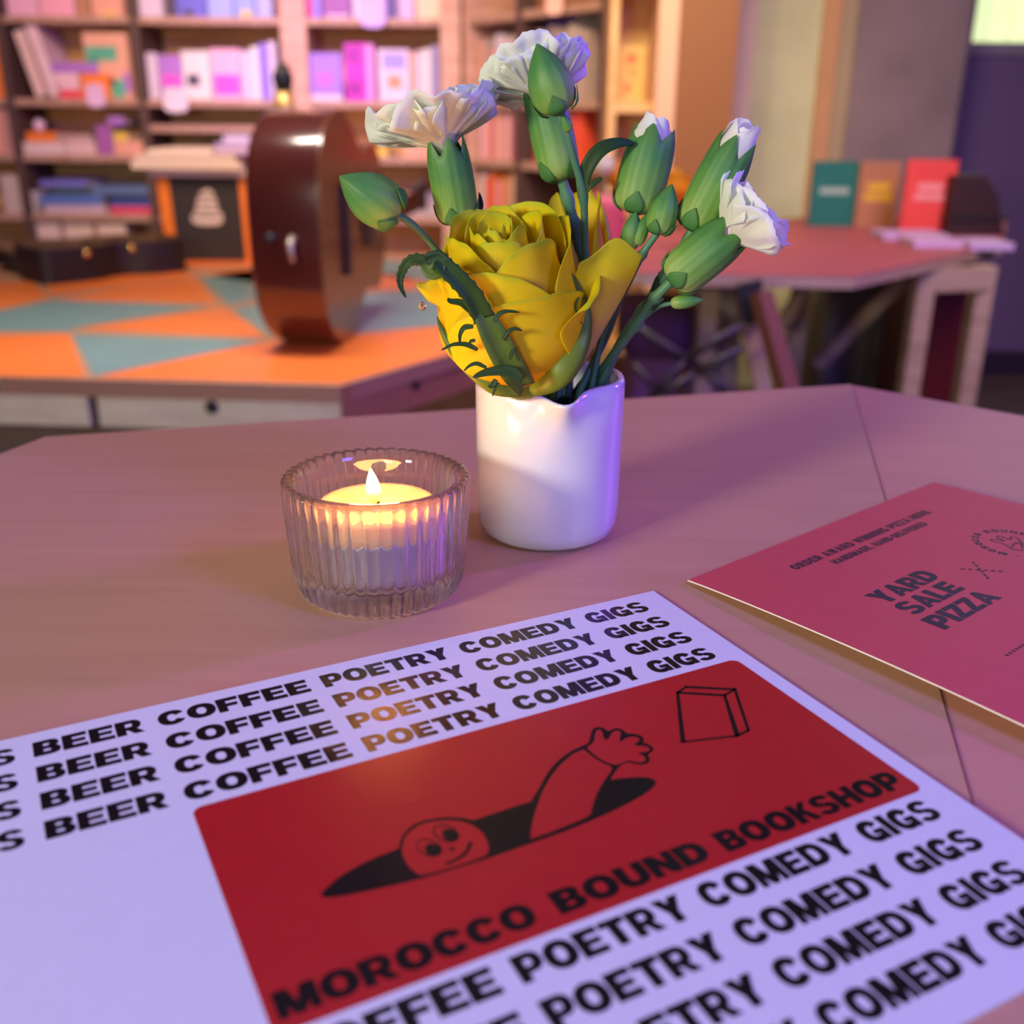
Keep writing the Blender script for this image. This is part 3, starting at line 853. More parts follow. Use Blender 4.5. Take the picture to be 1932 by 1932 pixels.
# pale printed emblem on the panel: a stacked, ghost-like shape
em = [(392, 356), (402, 362), (409, 380), (413, 398), (419, 404), (421, 416), (414, 424), (396, 425), (374, 424), (363, 418), (361, 408), (368, 400), (372, 378), (378, 362)]
pp = [on_y(x, y, Ys - .013) for x, y in em]
MB().add([Vector((p.x, Ys - .0128, p.z)) for p in pp] + [Vector((p.x, Ys - .0135, p.z)) for p in pp],
         [list(range(14, 28))[::-1]] + [(k, (k + 1) % 14, 14 + (k + 1) % 14, 14 + k) for k in range(14)]).build('emblem', mat('emblem_cream', (.62, .52, .40), .7), stool, smooth=False)
for k, (y_, h_) in enumerate(((370, .006), (384, .005), (397, .004), (408, .005))):
    a_ = on_y(374 - k * 3, y_, Ys - .0145); c2 = on_y(408 + k * 2, y_ - 1, Ys - .0145)
    MB().box(a_.x, c2.x, Ys - .0145, Ys - .0138, a_.z - h_ / 2, a_.z + h_ / 2).build('emblem_line', paint((.10, .08, .06)), stool, smooth=False)
zz = stz + .0065
for k, (p0_, p1_, hh, col, lab) in enumerate(((258, 462, .020, (.72, .60, .45), 'cream magazine at the bottom of the pile on the stool'), (268, 452, .016, (.66, .54, .42), 'tan magazine second in the pile on the stool'),
                                              (290, 410, .014, (.76, .66, .52), 'pale magazine third in the pile on the stool'), (400, 492, .018, (.55, .42, .62), 'lilac booklet overlapping the right of the pile'))):
    x0, x1 = on_y(p0_, 300, Ys).x, on_y(p1_, 300, Ys).x
    if k == 3:
        x1 = on_y(476, 300, Ys).x; zz -= .014
        x0 = on_y(414, 300, Ys).x
    book(((x0 + x1) / 2, Ys - .05, zz), x1 - x0, hh, .26 - .03 * k, col, lab, 'magazines piled on the stool', flat=True)
    zz += hh + .0008

# ------------------------------------------------------------------ red table on the right with its things
RZ = CAMZ - 0.28
M_red = mat('red_table_paint', (0.44, 0.09, 0.11), 0.5, var=0.1, scale=6)
M_tply = wood_mat('table_ply', (0.50, 0.36, 0.24), (0.40, 0.27, 0.18), 0.6, 6, (1, 1, 8))


def rt(px, py, z=RZ):
    p = on_z(px, py, z); return (p.x, p.y)


rtab = thing('trestle_table', (0.95, 2.6, 0), 'red-topped plywood trestle table on the right holding propped books', 'table')
rp = [rt(1120, 505), rt(1215, 514), rt(1612, 521), rt(1892, 462), rt(1900, 418), rt(1700, 404), rt(1500, 411), rt(1400, 424), rt(1200, 442), rt(1090, 470)]
MB().prism(rp, RZ - 0.003, RZ).build('painted_top', M_red, rtab, smooth=False)
rp2 = rp
MB().prism(rp2, RZ - 0.024, RZ - 0.003).build('tabletop', M_tply, rtab, smooth=False)


def rleg(pxt, pyt, pxb, pyb, Y, name='leg', wd=.034, mt=M_tply, Yb=None):
    a = on_y(pxt, pyt, Y); b = on_y(pxb, pyb, Yb or Y)
    return MB().bar(a, b, wd, wd).build(name, mt, rtab, smooth=False)


yy = rt(1870, 462)[1]
pL = on_y(1868, 474, 2.30)
for (pxt, Y, nm) in ((1868, 2.33, 'leg'), (1755, 2.28, 'leg'), (1520, 2.62, 'leg'), (1345, 2.25, 'leg')):
    q = on_y(pxt, 500, Y)
    MB().box(q.x - .019, q.x + .019, Y, Y + .045, 0, RZ - .024).build('leg', M_tply, rtab, smooth=False)
q1 = on_y(1868, 500, 2.33); q2 = on_y(1755, 500, 2.28)
MB().bar((q1.x, 2.34, RZ - .05), (q2.x, 2.30, RZ - .05), .03, .05).build('rail', M_tply, rtab, smooth=False)
rleg(1700, 530, 1540, 690, 2.55, 'brace', .03, Yb=2.55)
rleg(1520, 535, 1470, 620, 2.5, 'brace', .026, Yb=2.5)
# dark red panel and grey block seen beneath
q = on_y(1815, 560, 2.75)
pan = thing('red_crate', (q.x, 2.8, 0), 'dark red crate standing under the right end of the red table', 'crate')
xa_, xb_ = on_y(1758, 600, 2.75).x, on_y(1850, 600, 2.75).x
MB().box(xa_, xb_, 2.75, 3.1, 0, 0.52, bev=.006).build('crate_body', mat('maroon_paint', (.13, .008, .012), .5), pan, smooth=False)
MB().box(xa_ - .005, xb_ + .005, 2.745, 3.105, 0.52, 0.545, bev=.006).build('lid', mat('maroon_lid', (.16, .012, .02), .5), pan, smooth=False)
xa_, xb_ = on_y(1560, 600, 3.3).x, on_y(1735, 600, 3.3).x
MB().box(xa_, xb_, 3.30, 3.5, 0, 0.60, bev=.006)
gb = thing('storage_cabinet', ((xa_ + xb_) / 2, 3.4, 0), 'grey two-door cabinet in the dark under the red table', 'cabinet')
M_gc = mat('grey_cabinet', (.22, .19, .18), .7, var=.15, scale=5)
MB().box(xa_, xb_, 3.32, 3.55, 0.02, 0.58, bev=.004).build('cabinet_body', M_gc, gb, smooth=False)
for k in range(2):
    w2 = (xb_ - xa_) / 2
    MB().box(xa_ + k * w2 + .004, xa_ + (k + 1) * w2 - .004, 3.305, 3.32, 0.03, 0.57).build('door', M_gc, gb, smooth=False)

for (p0_, p1_, yt, yb, col, lab, bl, Yb) in ((1527, 1611, 305, 404, (.012, .17, .14), 'teal green book propped upright on the red table, leftmost of three', [(.18, .82, .50, .60, (.35, .5, .45))], 2.95),
                                             (1614, 1688, 305, 406, (.46, .20, .10), 'tan book with yellow lettering propped in the middle of the red table', [(.15, .85, .40, .52, (.75, .45, .03)), (.22, .78, .55, .68, (.75, .45, .03))], 2.93),
                                             (1700, 1792, 302, 417, (.90, .085, .07), 'bright coral red book propped upright, rightmost and tallest of three', [(.2, .8, .45, .54, (.95, .35, .35)), (.25, .75, .58, .68, (.95, .35, .35))], 2.80)):
    x0, x1 = on_y(p0_, yb, Yb).x, on_y(p1_, yb, Yb).x
    hh = on_y((p0_ + p1_) / 2, yt, Yb).z - RZ
    book(((x0 + x1) / 2, Yb, RZ + .0008), x1 - x0, hh, .016, col, lab, 'books propped on the red table', True, blot=bl)
zb = RZ + .0008
for (p0_, p1_, Y, hh, col, lab) in ((1668, 1790, 2.62, .014, (.62, .42, .72), 'lilac booklet lying flat in front of the coral book'), (1728, 1826, 2.46, .016, (.70, .48, .74), 'pink-white booklet lying flat at the table corner'),
                                    (1836, 1918, 2.42, .016, (.72, .5, .8), 'pale violet booklet overhanging the right table end')):
    x0, x1 = on_y(p0_, 440, Y).x, on_y(p1_, 440, Y).x
    book(((x0 + x1) / 2, Y, zb), x1 - x0, hh, .12, col, lab, 'booklets lying on the red table', flat=True)
q = on_y(1845, 430, 2.72)
bag = thing('storage_case', (q.x, 2.75, RZ), 'dark brown sloping case at the far right end of the red table', 'case')
xa_, xb_ = on_y(1796, 380, 2.75).x, on_y(1905, 380, 2.75).x
hz = on_y(1830, 332, 2.75).z
mb = MB()
mb.add([(xa_, 2.75, RZ + .001), (xb_, 2.75, RZ + .001), (xb_ - .03, 2.75, hz - .05), (xb_ - .07, 2.75, hz), (xa_, 2.75, hz),
        (xa_, 2.95, RZ + .001), (xb_, 2.95, RZ + .001), (xb_ - .03, 2.95, hz - .05), (xb_ - .07, 2.95, hz), (xa_, 2.95, hz)],
       [(0, 1, 2, 3, 4), (9, 8, 7, 6, 5), (0, 5, 6, 1), (1, 6, 7, 2), (2, 7, 8, 3), (3, 8, 9, 4), (4, 9, 5, 0)])
mb.build('case_body', mat('dark_leather', (.035, .012, .012), .55), bag, smooth=False)
MB().box(xa_ - .002, xb_ + .002, 2.745, 2.955, RZ + .04, RZ + .048).build('band', M_blk, bag, smooth=False)

# chair with crossed dark frame between the vase and the red table
M_chd = mat('dark_chair_metal', (.03, .02, .022), .4)
M_chb = mat('brown_chair_wood', (.16, .055, .028), .5)
ch = thing('folding_chair', (0.45, 1.9, 0), 'dark folding chair with crossed frame standing in front of the red table', 'chair')


def cbar(a, b, Y, wd, mt, nm, Yb=None):
    p, q = on_y(a[0], a[1], Y), on_y(b[0], b[1], Yb or Y)
    q = p + (q - p) * 1.0
    MB().tube([p, p.lerp(q, .5), q], wd / 2, 10).build(nm, mt, ch)


MB().bar(on_y(1412, 532, 1.92), on_y(1424, 606, 1.92), .045, .02).build('back_upright', M_blk, ch, smooth=False)
def tofloor(a, b): return a + (b - a) * (a.z / (a.z - b.z))


for (pa, pb, ya, yb_, wq, mq) in (((1436, 552), (1500, 790), 1.90, 1.80, .034, M_chb), ((1412, 606), (1450, 790), 1.95, 1.95, .030, M_tply)):
    a_ = on_y(*pa, ya)
    MB().bar(a_, tofloor(a_, on_y(*pb, yb_)), wq, .026).build('leg', mq, ch, smooth=False)
for (pa, pb) in (((1245, 745), (1262, 800)), ((1390, 758), (1404, 800))):
    a_ = on_y(*pa, 1.8)
    MB().tube([a_, (a_ + tofloor(a_, on_y(*pb, 1.8))) / 2, tofloor(a_, on_y(*pb, 1.8))], .008, 10).build('leg', M_chd, ch)
cbar((1190, 610), (1330, 700), 1.85, .016, M_chd, 'cross_bar')
cbar((1400, 612), (1290, 680), 1.85, .016, M_chd, 'cross_bar')
cbar((1290, 680), (1220, 760), 1.85, .016, M_chd, 'cross_bar')
cbar((1400, 655), (1312, 705), 1.80, .016, M_chd, 'cross_bar')
cbar((1312, 705), (1245, 745), 1.80, .014, M_chd, 'cross_bar')
cbar((1330, 700), (1390, 760), 1.80, .016, M_chd, 'cross_bar')
cbar((1196, 690), (1250, 745), 1.80, .014, M_chd, 'cross_bar')
# seat: violet cushion low behind
q = on_y(1245, 640, 2.35)
cu = thing('cushion_stool', (q.x, 2.35, 0), 'dark violet cushioned stool low behind the vase', 'stool')
xa_, xb_ = on_y(1185, 640, 2.25).x, on_y(1308, 640, 2.25).x
zt = on_y(1245, 592, 2.25).z
MB().box(xa_, xb_, 2.25, 2.55, zt - .10, zt, bev=.03).build('cushion', mat('violet_cushion', (.10, .03, .12), .85), cu)
MB().box(xa_ + .02, xb_ - .02, 2.29, 2.5, 0, zt - .10, bev=.01).build('base', mat('stool_base', (.20, .07, .24), .6), cu, smooth=False)

# beige screen seen between the chair and the vase
xa_, xb_ = on_y(1300, 600, 2.7).x, on_y(1400, 600, 2.7).x
sc_ = thing('plywood_box', ((xa_ + xb_) / 2, 2.8, 0), 'tall plain plywood box under the left part of the red table', 'box')
MB().box(xa_, xb_, 2.70, 2.92, 0, .58, bev=.004).build('side_panel', M_tply, sc_, smooth=False)
MB().box(xa_ + .02, xb_ - .02, 2.696, 2.70, .03, .52).build('front_panel', wood_mat('pale_ply', (.55, .47, .36), (.46, .38, .28), .6), sc_, smooth=False)

# ------------------------------------------------------------------ our table
M_tab = wood_mat('pink_stained_birch', (0.58, 0.325, 0.185), (0.55, 0.30, 0.17), 0.46, 9, (1.2, 14, 1), bump=.04, rot=math.radians(38))
M_tab2 = wood_mat('pink_stained_birch_cross', (0.63, 0.30, 0.19), (0.59, 0.28, 0.175), 0.46, 9, (1.2, 14, 1), bump=.04, rot=math.radians(-20))
M_tedge = wood_mat('birch_edge', (0.50, 0.33, 0.25), (0.40, 0.25, 0.18), .6, 30, (1, 1, 20))
mt_ = thing('plywood_table', (0.05, 0.2, 0), 'faceted pink plywood table in the foreground carrying the candle, vase and leaflets', 'table')
V = [(-.231, .4895), (.2045, .611), (.46, .38), (.56, .05), (.30, -.30), (-.25, -.28), (-.40, -.02)]
CEN = (.0700, .0380)
g = .0005
MB().prism([V[0], V[1], CEN, (-.25, -.28), (-.40, -.02)], TABLE - .004, TABLE).build('painted_panel', M_tab, mt_, smooth=False)
dx_ = .0006
MB().prism([(V[1][0] + dx_, V[1][1] - dx_ * .5), V[2], V[3], V[4], (-.25 + dx_, -.28), (CEN[0] + dx_, CEN[1])], TABLE - .0046, TABLE - .0006).build('painted_panel', M_tab2, mt_, smooth=False)
MB().prism(V, TABLE - .022, TABLE - .0046).build('tabletop', M_tedge, mt_, smooth=False)
for (x, y) in ((-.2, .35), (.2, .45), (.4, .0), (-.2, -.15)):
    MB().bar((x, y, TABLE - .022), (x * 1.1, y * 1.1, 0), .035, .035).build('leg', M_tedge, mt_, smooth=False)

# ------------------------------------------------------------------ lettering (heavy grotesque, drawn as shapes)


def R_(x0, y0, x1, y1): return [(x0, y0), (x1, y0), (x1, y1), (x0, y1)]


def arc(cx, cy, rx, ry, ix, iy, a0, a1, n=20, e=1.12):
    """ring sector as quads; superellipse-like outline"""
    out = []
    def pt(a, u, v):
        c, s = math.cos(math.radians(a)), math.sin(math.radians(a))
        return (cx + u * math.copysign(abs(c) ** (1 / e), c), cy + v * math.copysign(abs(s) ** (1 / e), s))
    for k in range(n):
        a, b = a0 + (a1 - a0) * k / n, a0 + (a1 - a0) * (k + 1) / n
        q = [pt(a, rx, ry), pt(b, rx, ry), pt(b, ix, iy), pt(a, ix, iy)]
        if a1 < a0: q = q[::-1]
        out.append(q)
    return out


S_, T_ = .34, .245
GL = {
    'B': (.92, [R_(0, 0, S_, 1), R_(.2, 1 - T_, .55, 1), R_(.2, .39, .57, .61), R_(.2, 0, .57, T_)] + arc(.53, .735, .34, .265, .03, .055, -90, 90, 12) + arc(.55, .29, .37, .29, .04, .075, -90, 90, 12)),
    'C': (.98, arc(.49, .5, .49, .515, .16, .245, 26, 334, 26)),
    'D': (.96, [R_(0, 0, S_, 1), R_(.2, 1 - .26, .46, 1), R_(.2, 0, .46, .26)] + arc(.45, .5, .51, .5, .17, .24, -90, 90, 16)),
    'E': (.86, [R_(0, 0, S_, 1), R_(.2, 1 - T_, .84, 1), R_(.2, .39, .79, .61), R_(.2, 0, .86, T_)]),
    'F': (.81, [R_(0, 0, S_, 1), R_(.2, 1 - T_, .81, 1), R_(.2, .35, .75, .585)]),
    'G': (1.0, arc(.49, .5, .49, .515, .16, .245, 28, 300, 24) + [R_(.50, .32, .98, .53), R_(.72, .0, .98, .4), [(.5, -.01), (.76, .06), (.76, .3), (.5, .25)]]),
    'H': (.96, [R_(0, 0, S_, 1), R_(.62, 0, .96, 1), R_(.2, .38, .7, .62)]),
    'I': (.34, [R_(0, 0, S_, 1)]),
    'K': (.92, [R_(0, 0, S_, 1), [(.25, .30), (.60, 1), (.92, 1), (.25, .55 - .32)], [(.25, .55), (.25, .25), (.92, 1), (.60, 1)], [(.36, .52), (.58, .66), (.95, 0), (.60, 0)]]),
    'L': (.72, [R_(0, 0, S_, 1), R_(.2, 0, .72, .23)]),
    'M': (1.16, [R_(0, 0, .29, 1), R_(.87, 0, 1.16, 1), [(0, 1), (.40, 1), (.71, 0), (.45, 0)][::-1], [(1.16, 1), (.76, 1), (.45, 0), (.71, 0)]]),
    'N': (.96, [R_(0, 0, .31, 1), R_(.65, 0, .96, 1), [(0, 1), (.34, 1), (.96, 0), (.62, 0)][::-1]]),
    'O': (1.04, arc(.52, .5, .52, .515, .18, .245, 0, 360, 32)),
    'P': (.90, [R_(0, 0, S_, 1), R_(.2, 1 - T_, .52, 1), R_(.2, .28, .52, .51)] + arc(.51, .64, .39, .36, .07, .125, -90, 90, 14)),
    'R': (.96, [R_(0, 0, S_, 1), R_(.2, 1 - T_, .54, 1), R_(.2, .31, .54, .53)] + arc(.53, .655, .38, .345, .07, .115, -90, 90, 14) + [[(.36, .42), (.64, .48), (.98, 0), (.61, 0)]]),
    'S': (.92, arc(.46, .715, .44, .30, .13, .085, 12, 262, 20) + arc(.46, .285, .46, .30, .14, .085, 82, -168, 20) + [[(.22, .57), (.40, .65), (.72, .43), (.52, .35)]]),
    'T': (.88, [R_(.265, 0, .615, 1), R_(0, 1 - .25, .88, 1)]),
    'U': (.96, [R_(0, .38, S_, 1), R_(.62, .38, .96, 1)] + arc(.48, .40, .48, .415, .14, .16, 180, 360, 16)),
    'V': (.92, [[(0, 1), (.32, 1), (.60, 0), (.32, 0)][::-1], [(.92, 1), (.60, 1), (.32, 0), (.60, 0)]]),
    'W': (1.3, [[(0, 1), (.28, 1), (.50, 0), (.24, 0)][::-1], [(.78, 1), (.52, 1), (.24, 0), (.50, 0)], [(.52, 1), (.78, 1), (1.06, 0), (.80, 0)][::-1], [(1.3, 1), (1.02, 1), (.80, 0), (1.06, 0)]]),
    'Y': (1.0, [R_(.33, 0, .67, .46), [(0, 1), (.38, 1), (.67, .40), (.33, .40)][::-1], [(1.0, 1), (.62, 1), (.33, .40), (.67, .40)]]),
    'Z': (.80, [R_(0, 1 - .22, .78, 1), R_(0, 0, .80, .22), [(0, .2), (.35, .2), (.78, .8), (.43, .8)]]),
    'A': (.98, [[(0, 0), (.30, 0), (.62, 1), (.36, 1)], [(.98, 0), (.68, 0), (.36, 1), (.62, 1)][::-1], R_(.22, .16, .76, .36)]),
    ',': (.26, [R_(0, 0, .24, .22), [(.05, -.16), (.24, 0), (.1, .02)]]),
    '-': (.40, [R_(0, .33, .38, .53)]),
}


def text_shapes(txt, gap=.065, space=.42):
    x = 0; out = []
    for chh in txt:
        if chh == ' ': x += space; continue
        wd, pr = GL[chh]
        out += [[(px + x, py) for px, py in q] for q in pr]
        x += wd + gap
    return out, x - gap


def lettering(name, txt, x0, x1, y0, h, z, mt, parent, thick=.00004, gap=.065, space=.42, xform=None, clip=None):
    """letters between x0 and x1 (metres, parent local), baseline y0, cap height h"""
    sh, wd = text_shapes(txt, gap, space)
    sx = (x1 - x0) / wd
    mb = MB()
    k = 0
    for q in sh:
        ar = sum(q[i][0] * q[(i + 1) % len(q)][1] - q[(i + 1) % len(q)][0] * q[i][1] for i in range(len(q)))
        if abs(ar) < 1e-6: continue
        if ar < 0: q = q[::-1]
        pts = [(x0 + a * sx, y0 + b * h) for a, b in q]
        if clip and min(p[0] for p in pts) < clip: continue
        dz = (k % 5) * 1.2e-6
        k += 1
        mb.add([(a, b, z + dz) for a, b in pts], [list(range(len(pts)))])
    if xform: mb.v = [xform(v) for v in mb.v]
    return mb.build(name, mt, parent, smooth=False, local=True)


# ------------------------------------------------------------------ leaflet
PH = math.radians(27.452)
LO = Vector((-.0159, .2696, TABLE))
M_paper = mat('white_card', (.73, .79, .78), .42, var=.02, scale=200, bump=.06, bscale=900)
M_redp = mat('red_print', (.46, .007, .012), .36, var=.06, scale=160, bump=.05, bscale=900)
M_ink = mat('black_ink', (.008, .006, .007), .25, spec=.32, bump=.04, bscale=1500)
LZ = .0007
leaf = thing('leaflet', LO, 'white leaflet with rows of black capitals around a red panel, in the foreground', 'leaflet', rz=PH)


def lbend(x, y):  # the far edge and corner lie a touch proud of the table
    return LZ


X0, X1, Y0, Y1 = -.1335, .0780, -.1606, .0118
MB().prism([(X0, Y0), (X1, Y0), (X1, Y1), (X0, Y1)], .0001, LZ).build('card', M_paper, leaf, smooth=False, local=True)
# red panel with rounded corners
rr = .0025
rx0, rx1, ry0, ry1 = -.0842, .0728, -.1087, -.0380
rpoly = []
for (cx, cy, a0) in ((rx1 - rr, ry1 - rr, 0), (rx0 + rr, ry1 - rr, 90), (rx0 + rr, ry0 + rr, 180), (rx1 - rr, ry0 + rr, 270)):
    for k in range(7):
        a = math.radians(a0 + 15 * k); rpoly.append((cx + rr * math.cos(a), cy + rr * math.sin(a)))
MB().add([(x, y, LZ + .00003) for x, y in rpoly], [list(range(len(rpoly)))]).build('red_panel', M_redp, leaf, smooth=False, local=True)
WORDS = [('S', -.1245, -.1190), ('BEER', -.1148, -.0885), ('COFFEE', -.0846, -.0440), ('POETRY', -.0400, -.0012), ('COMEDY', .0028, .0428), ('GIGS', .0469, .0690)]
for r in list(range(4)) + ['a', 'b', 'c', 'd']:
    yb = -(r * .01165) if isinstance(r, int) else -(.1181 + 'abcd'.index(r) * .01165)
    for (wd_, xa_, xb_) in WORDS:
        lettering('printed_word', wd_, xa_, xb_, yb, .0071, LZ + .00004, M_ink, leaf)
tw = [('MOROCCO', -.0823, -.0298), ('BOUND', -.0250, .0128), ('BOOKSHOP', .0168, .0704)]
for (wd_, xa_, xb_) in tw:
    lettering('shop_lettering', wd_, xa_, xb_, -.1058, .0067, LZ + .00007, M_ink, leaf)


def lp(px, py):
    p = on_z(px, py, TABLE + LZ) - LO
    c, s = math.cos(-PH), math.sin(-PH)
    return (p.x * c - p.y * s, p.x * s + p.y * c)


def smooth_poly(pts, n=4, closed=True):
    out = []; N = len(pts)
    rng = range(N) if closed else range(N - 1)
    for i in rng:
        g = (lambda j: Vector(pts[j % N])) if closed else (lambda j: Vector(pts[max(0, min(N - 1, j))]))
        a, b, c, d = g(i - 1), g(i), g(i + 1), g(i + 2)
        for k in range(n):
            f = k / n
            q = 0.5 * ((2 * b) + (c - a) * f + (2 * a - 5 * b + 4 * c - d) * f * f + (-a + 3 * b - 3 * c + d) * f ** 3)
            out.append((q.x, q.y))
    if not closed: out.append(tuple(pts[-1]))
    return out


def print_poly(name, pts, z, mt, sm=4):
    P = [lp(*p) for p in (smooth_poly(pts, sm) if sm > 1 else pts)]
    MB().add([(x, y, z) for x, y in P], [list(range(len(P)))]).build(name, mt, leaf, smooth=False, local=True)


def ink_line(name, pts, wpx, z, mt, sm=4):
    P = smooth_poly(pts, sm, closed=False) if sm > 1 else pts
    L, Rr = [], []
    for i, p in enumerate(P):
        a, b = Vector(P[max(0, i - 1)]), Vector(P[min(len(P) - 1, i + 1)])
        d = (b - a).normalized(); nn = Vector((-d.y, d.x))
        ww = (wpx[0] + (wpx[1] - wpx[0]) * i / (len(P) - 1)) / 2 if isinstance(wpx, tuple) else wpx / 2
        L.append(lp(*(Vector(p) + nn * ww))); Rr.append(lp(*(Vector(p) - nn * ww)))
    vs = [(x, y, z) for x, y in L] + [(x, y, z) for x, y in Rr]
    n = len(P)
    MB().add(vs, [(i, i + 1, n + i + 1, n + i) for i in range(n - 1)]).build(name, mt, leaf, smooth=False, local=True)


def ell(cx, cy, rx, ry, rot=0, n=28):
    r = math.radians(rot)
    return [(cx + rx * math.cos(t) * math.cos(r) - ry * math.sin(t) * math.sin(r), cy + rx * math.cos(t) * math.sin(r) + ry * math.sin(t) * math.cos(r)) for t in [2 * PI * k / n for k in range(n)]]


LENS = [(606, 1687), (620, 1672), (648.7, 1649.3), (695.3, 1624), (754.8, 1600), (892, 1548.3), (1005.8, 1511), (1080, 1490), (1152.4, 1471.9), (1181.9, 1468), (1215, 1466.5), (1232, 1470.5), (1237.5, 1478), (1222.2, 1494.4),
        (1181.9, 1517.7), (1127.5, 1543.5), (1057.6, 1572), (980, 1599), (920.4, 1620), (798.8, 1657), (695.3, 1681), (638.3, 1692), (613, 1693)]
print_poly('logo_hole', LENS, LZ + .00005, M_ink, 3)
print_poly('logo_head_outline', [(753.5, 1606), (758, 1580), (779, 1557), (811, 1546), (850, 1542), (886, 1546), (908, 1556), (928, 1585), (920, 1612), (850, 1640), (800, 1653), (765, 1636)], LZ + .00006, M_ink)
print_poly('logo_face', [(758.7, 1602), (765.2, 1579.4), (785.9, 1560), (814.3, 1551), (850.6, 1548.3), (881.6, 1553.5), (907.5, 1569), (920, 1590), (921.7, 1607), (910, 1617), (850.6, 1637.6), (798.8, 1650.6), (785, 1647), (770.3, 1633.7), (761.3, 1617)], LZ + .00007, M_redp)
for (cx, cy, px_, py_) in ((809.2, 1600, 818, 1604.5), (841.5, 1573, 850.6, 1576.6)):
    print_poly('logo_eye_ring', ell(cx, cy, 26, 15.5, 18), LZ + .00008, M_ink, 1)
    print_poly('logo_eye_white', ell(cx - .4, cy - .2, 22.8, 12.6, 18), LZ + .00009, M_redp, 1)
    print_poly('logo_pupil', ell(px_, py_, 15.5, 11.5, 10), LZ + .0001, M_ink, 1)
    ink_line('logo_eye_glint', [(px_ - 18, py_ - 1), (px_ - 14, py_ - 8), (px_ - 4, py_ - 12)], 2.0, LZ + .00011, M_ink, 3)
print_poly('logo_nose', ell(852.6, 1602.7, 5, 3.6, 0, 14), LZ + .0001, M_ink, 1)
ink_line('logo_mouth', [(840, 1631), (861, 1622), (880, 1608), (888, 1589)], (4.5, 8), LZ + .0001, M_ink)
print_poly('logo_arm_outline', [(1003, 1512), (1015.7, 1489.8), (1034.3, 1457), (1054.5, 1433.9), (1076.3, 1418.3), (1098, 1407.5), (1110, 1401.2), (1114, 1387), (1119, 1375.6), (1129, 1372), (1138.4, 1374), (1146.1, 1378.9), (1152.4, 1378),
                                (1160, 1374.4), (1169.4, 1374.8), (1177.2, 1379.5), (1184, 1384), (1197.4, 1385), (1209.8, 1388.8), (1214.5, 1395), (1213.7, 1400.5), (1225.3, 1405.9), (1233, 1412.9), (1229, 1419), (1223, 1424), (1226, 1433.9), (1220.7, 1440.8),
                                (1209.8, 1443.2), (1197.4, 1441.6), (1186.5, 1439.3), (1175.7, 1441.6), (1166.3, 1449.4), (1158.6, 1460.2), (1152.5, 1471), (1140, 1520), (1110, 1548), (1040, 1575), (1000, 1585), (998, 1550)], LZ + .00006, M_ink)
print_poly('logo_sleeve', [(1098, 1415.6), (1079.4, 1424.5), (1057.6, 1443.2), (1039, 1466.5), (1023.5, 1494.4), (1012.6, 1523.9), (1004.8, 1551.9), (1001, 1578), (1006.4, 1581.4), (1057.6, 1562.7), (1110, 1540), (1116.6, 1525.5), (1126, 1497.5), (1140, 1472.7), (1154.5, 1449.8),
                           (1135.3, 1439.3), (1115.1, 1426), (1104.2, 1417)], LZ + .00007, M_redp, 3)
print_poly('logo_hand', [(1108.9, 1409), (1118.2, 1402.8), (1121.3, 1395), (1124.4, 1381), (1129.8, 1377.2), (1136, 1380.3), (1139.2, 1393.5), (1143.8, 1395.8), (1149.3, 1392.7), (1155.5, 1382.6), (1164.8, 1378.9), (1171, 1381.8), (1170.2, 1390.4), (1168.7, 1397.4),
                         (1173.3, 1398.9), (1181.9, 1392.7), (1195.8, 1390.4), (1205.2, 1393.5), (1205.9, 1398.1), (1197.4, 1403.6), (1198.9, 1406.7), (1217.6, 1408.2), (1226.1, 1412.9), (1220.7, 1418.3), (1203.6, 1421.4), (1212.9, 1426.1), (1218.4, 1433.1), (1212.9, 1438),
                         (1202, 1438.5), (1189.6, 1435.7), (1177.2, 1437.7), (1164.8, 1443), (1150.8, 1440.8), (1135.3, 1433.9), (1119.8, 1423), (1109.7, 1413.7)], LZ + .00007, M_redp, 3)
bk = dict(A=(1278.2, 1307), B=(1367, 1312.2), C=(1391, 1388.6), D=(1288.6, 1400), E=(1294, 1296.4), G=(1386.5, 1301), H=(1412, 1378.2))
for (a, b, wq) in (('A', 'B', 4), ('B', 'C', (5, 10)), ('C', 'D', 3.5), ('D', 'A', (9, 6)), ('A', 'E', 4), ('E', 'G', 4), ('G', 'B', 4), ('G', 'H', 5.5), ('H', 'C', 4.5)):
    pa, pb = Vector(bk[a]), Vector(bk[b]); e = (pb - pa).normalized() * 1.8
    ink_line('logo_book_line', [tuple(pa - e), tuple(pb + e)], wq, LZ + .00007, M_ink, 1)

# ------------------------------------------------------------------ pizza card
CO = Vector((.0605, .3231, TABLE))
CA = math.radians(40.09)
card = thing('pizza_card', CO, 'salmon red card printed in black about pizza, right of the vase', 'card', rz=CA)
M_pcard = mat('salmon_card', (.62, .075, .085), .5, var=.05, scale=150, bump=.04, bscale=800)
M_core = mat('card_core', (.85, .82, .78), .7)
M_ink2 = mat('dull_ink', (.03, .012, .03), .5)


def cz(x, y):  # card bows up a little along its left edge, local y runs to -0.165
    return .0010 + .0024 * math.sin(PI * min(1, max(0, -y / .165))) ** .8 * (1 - .5 * max(0, x) / .16) + .0006


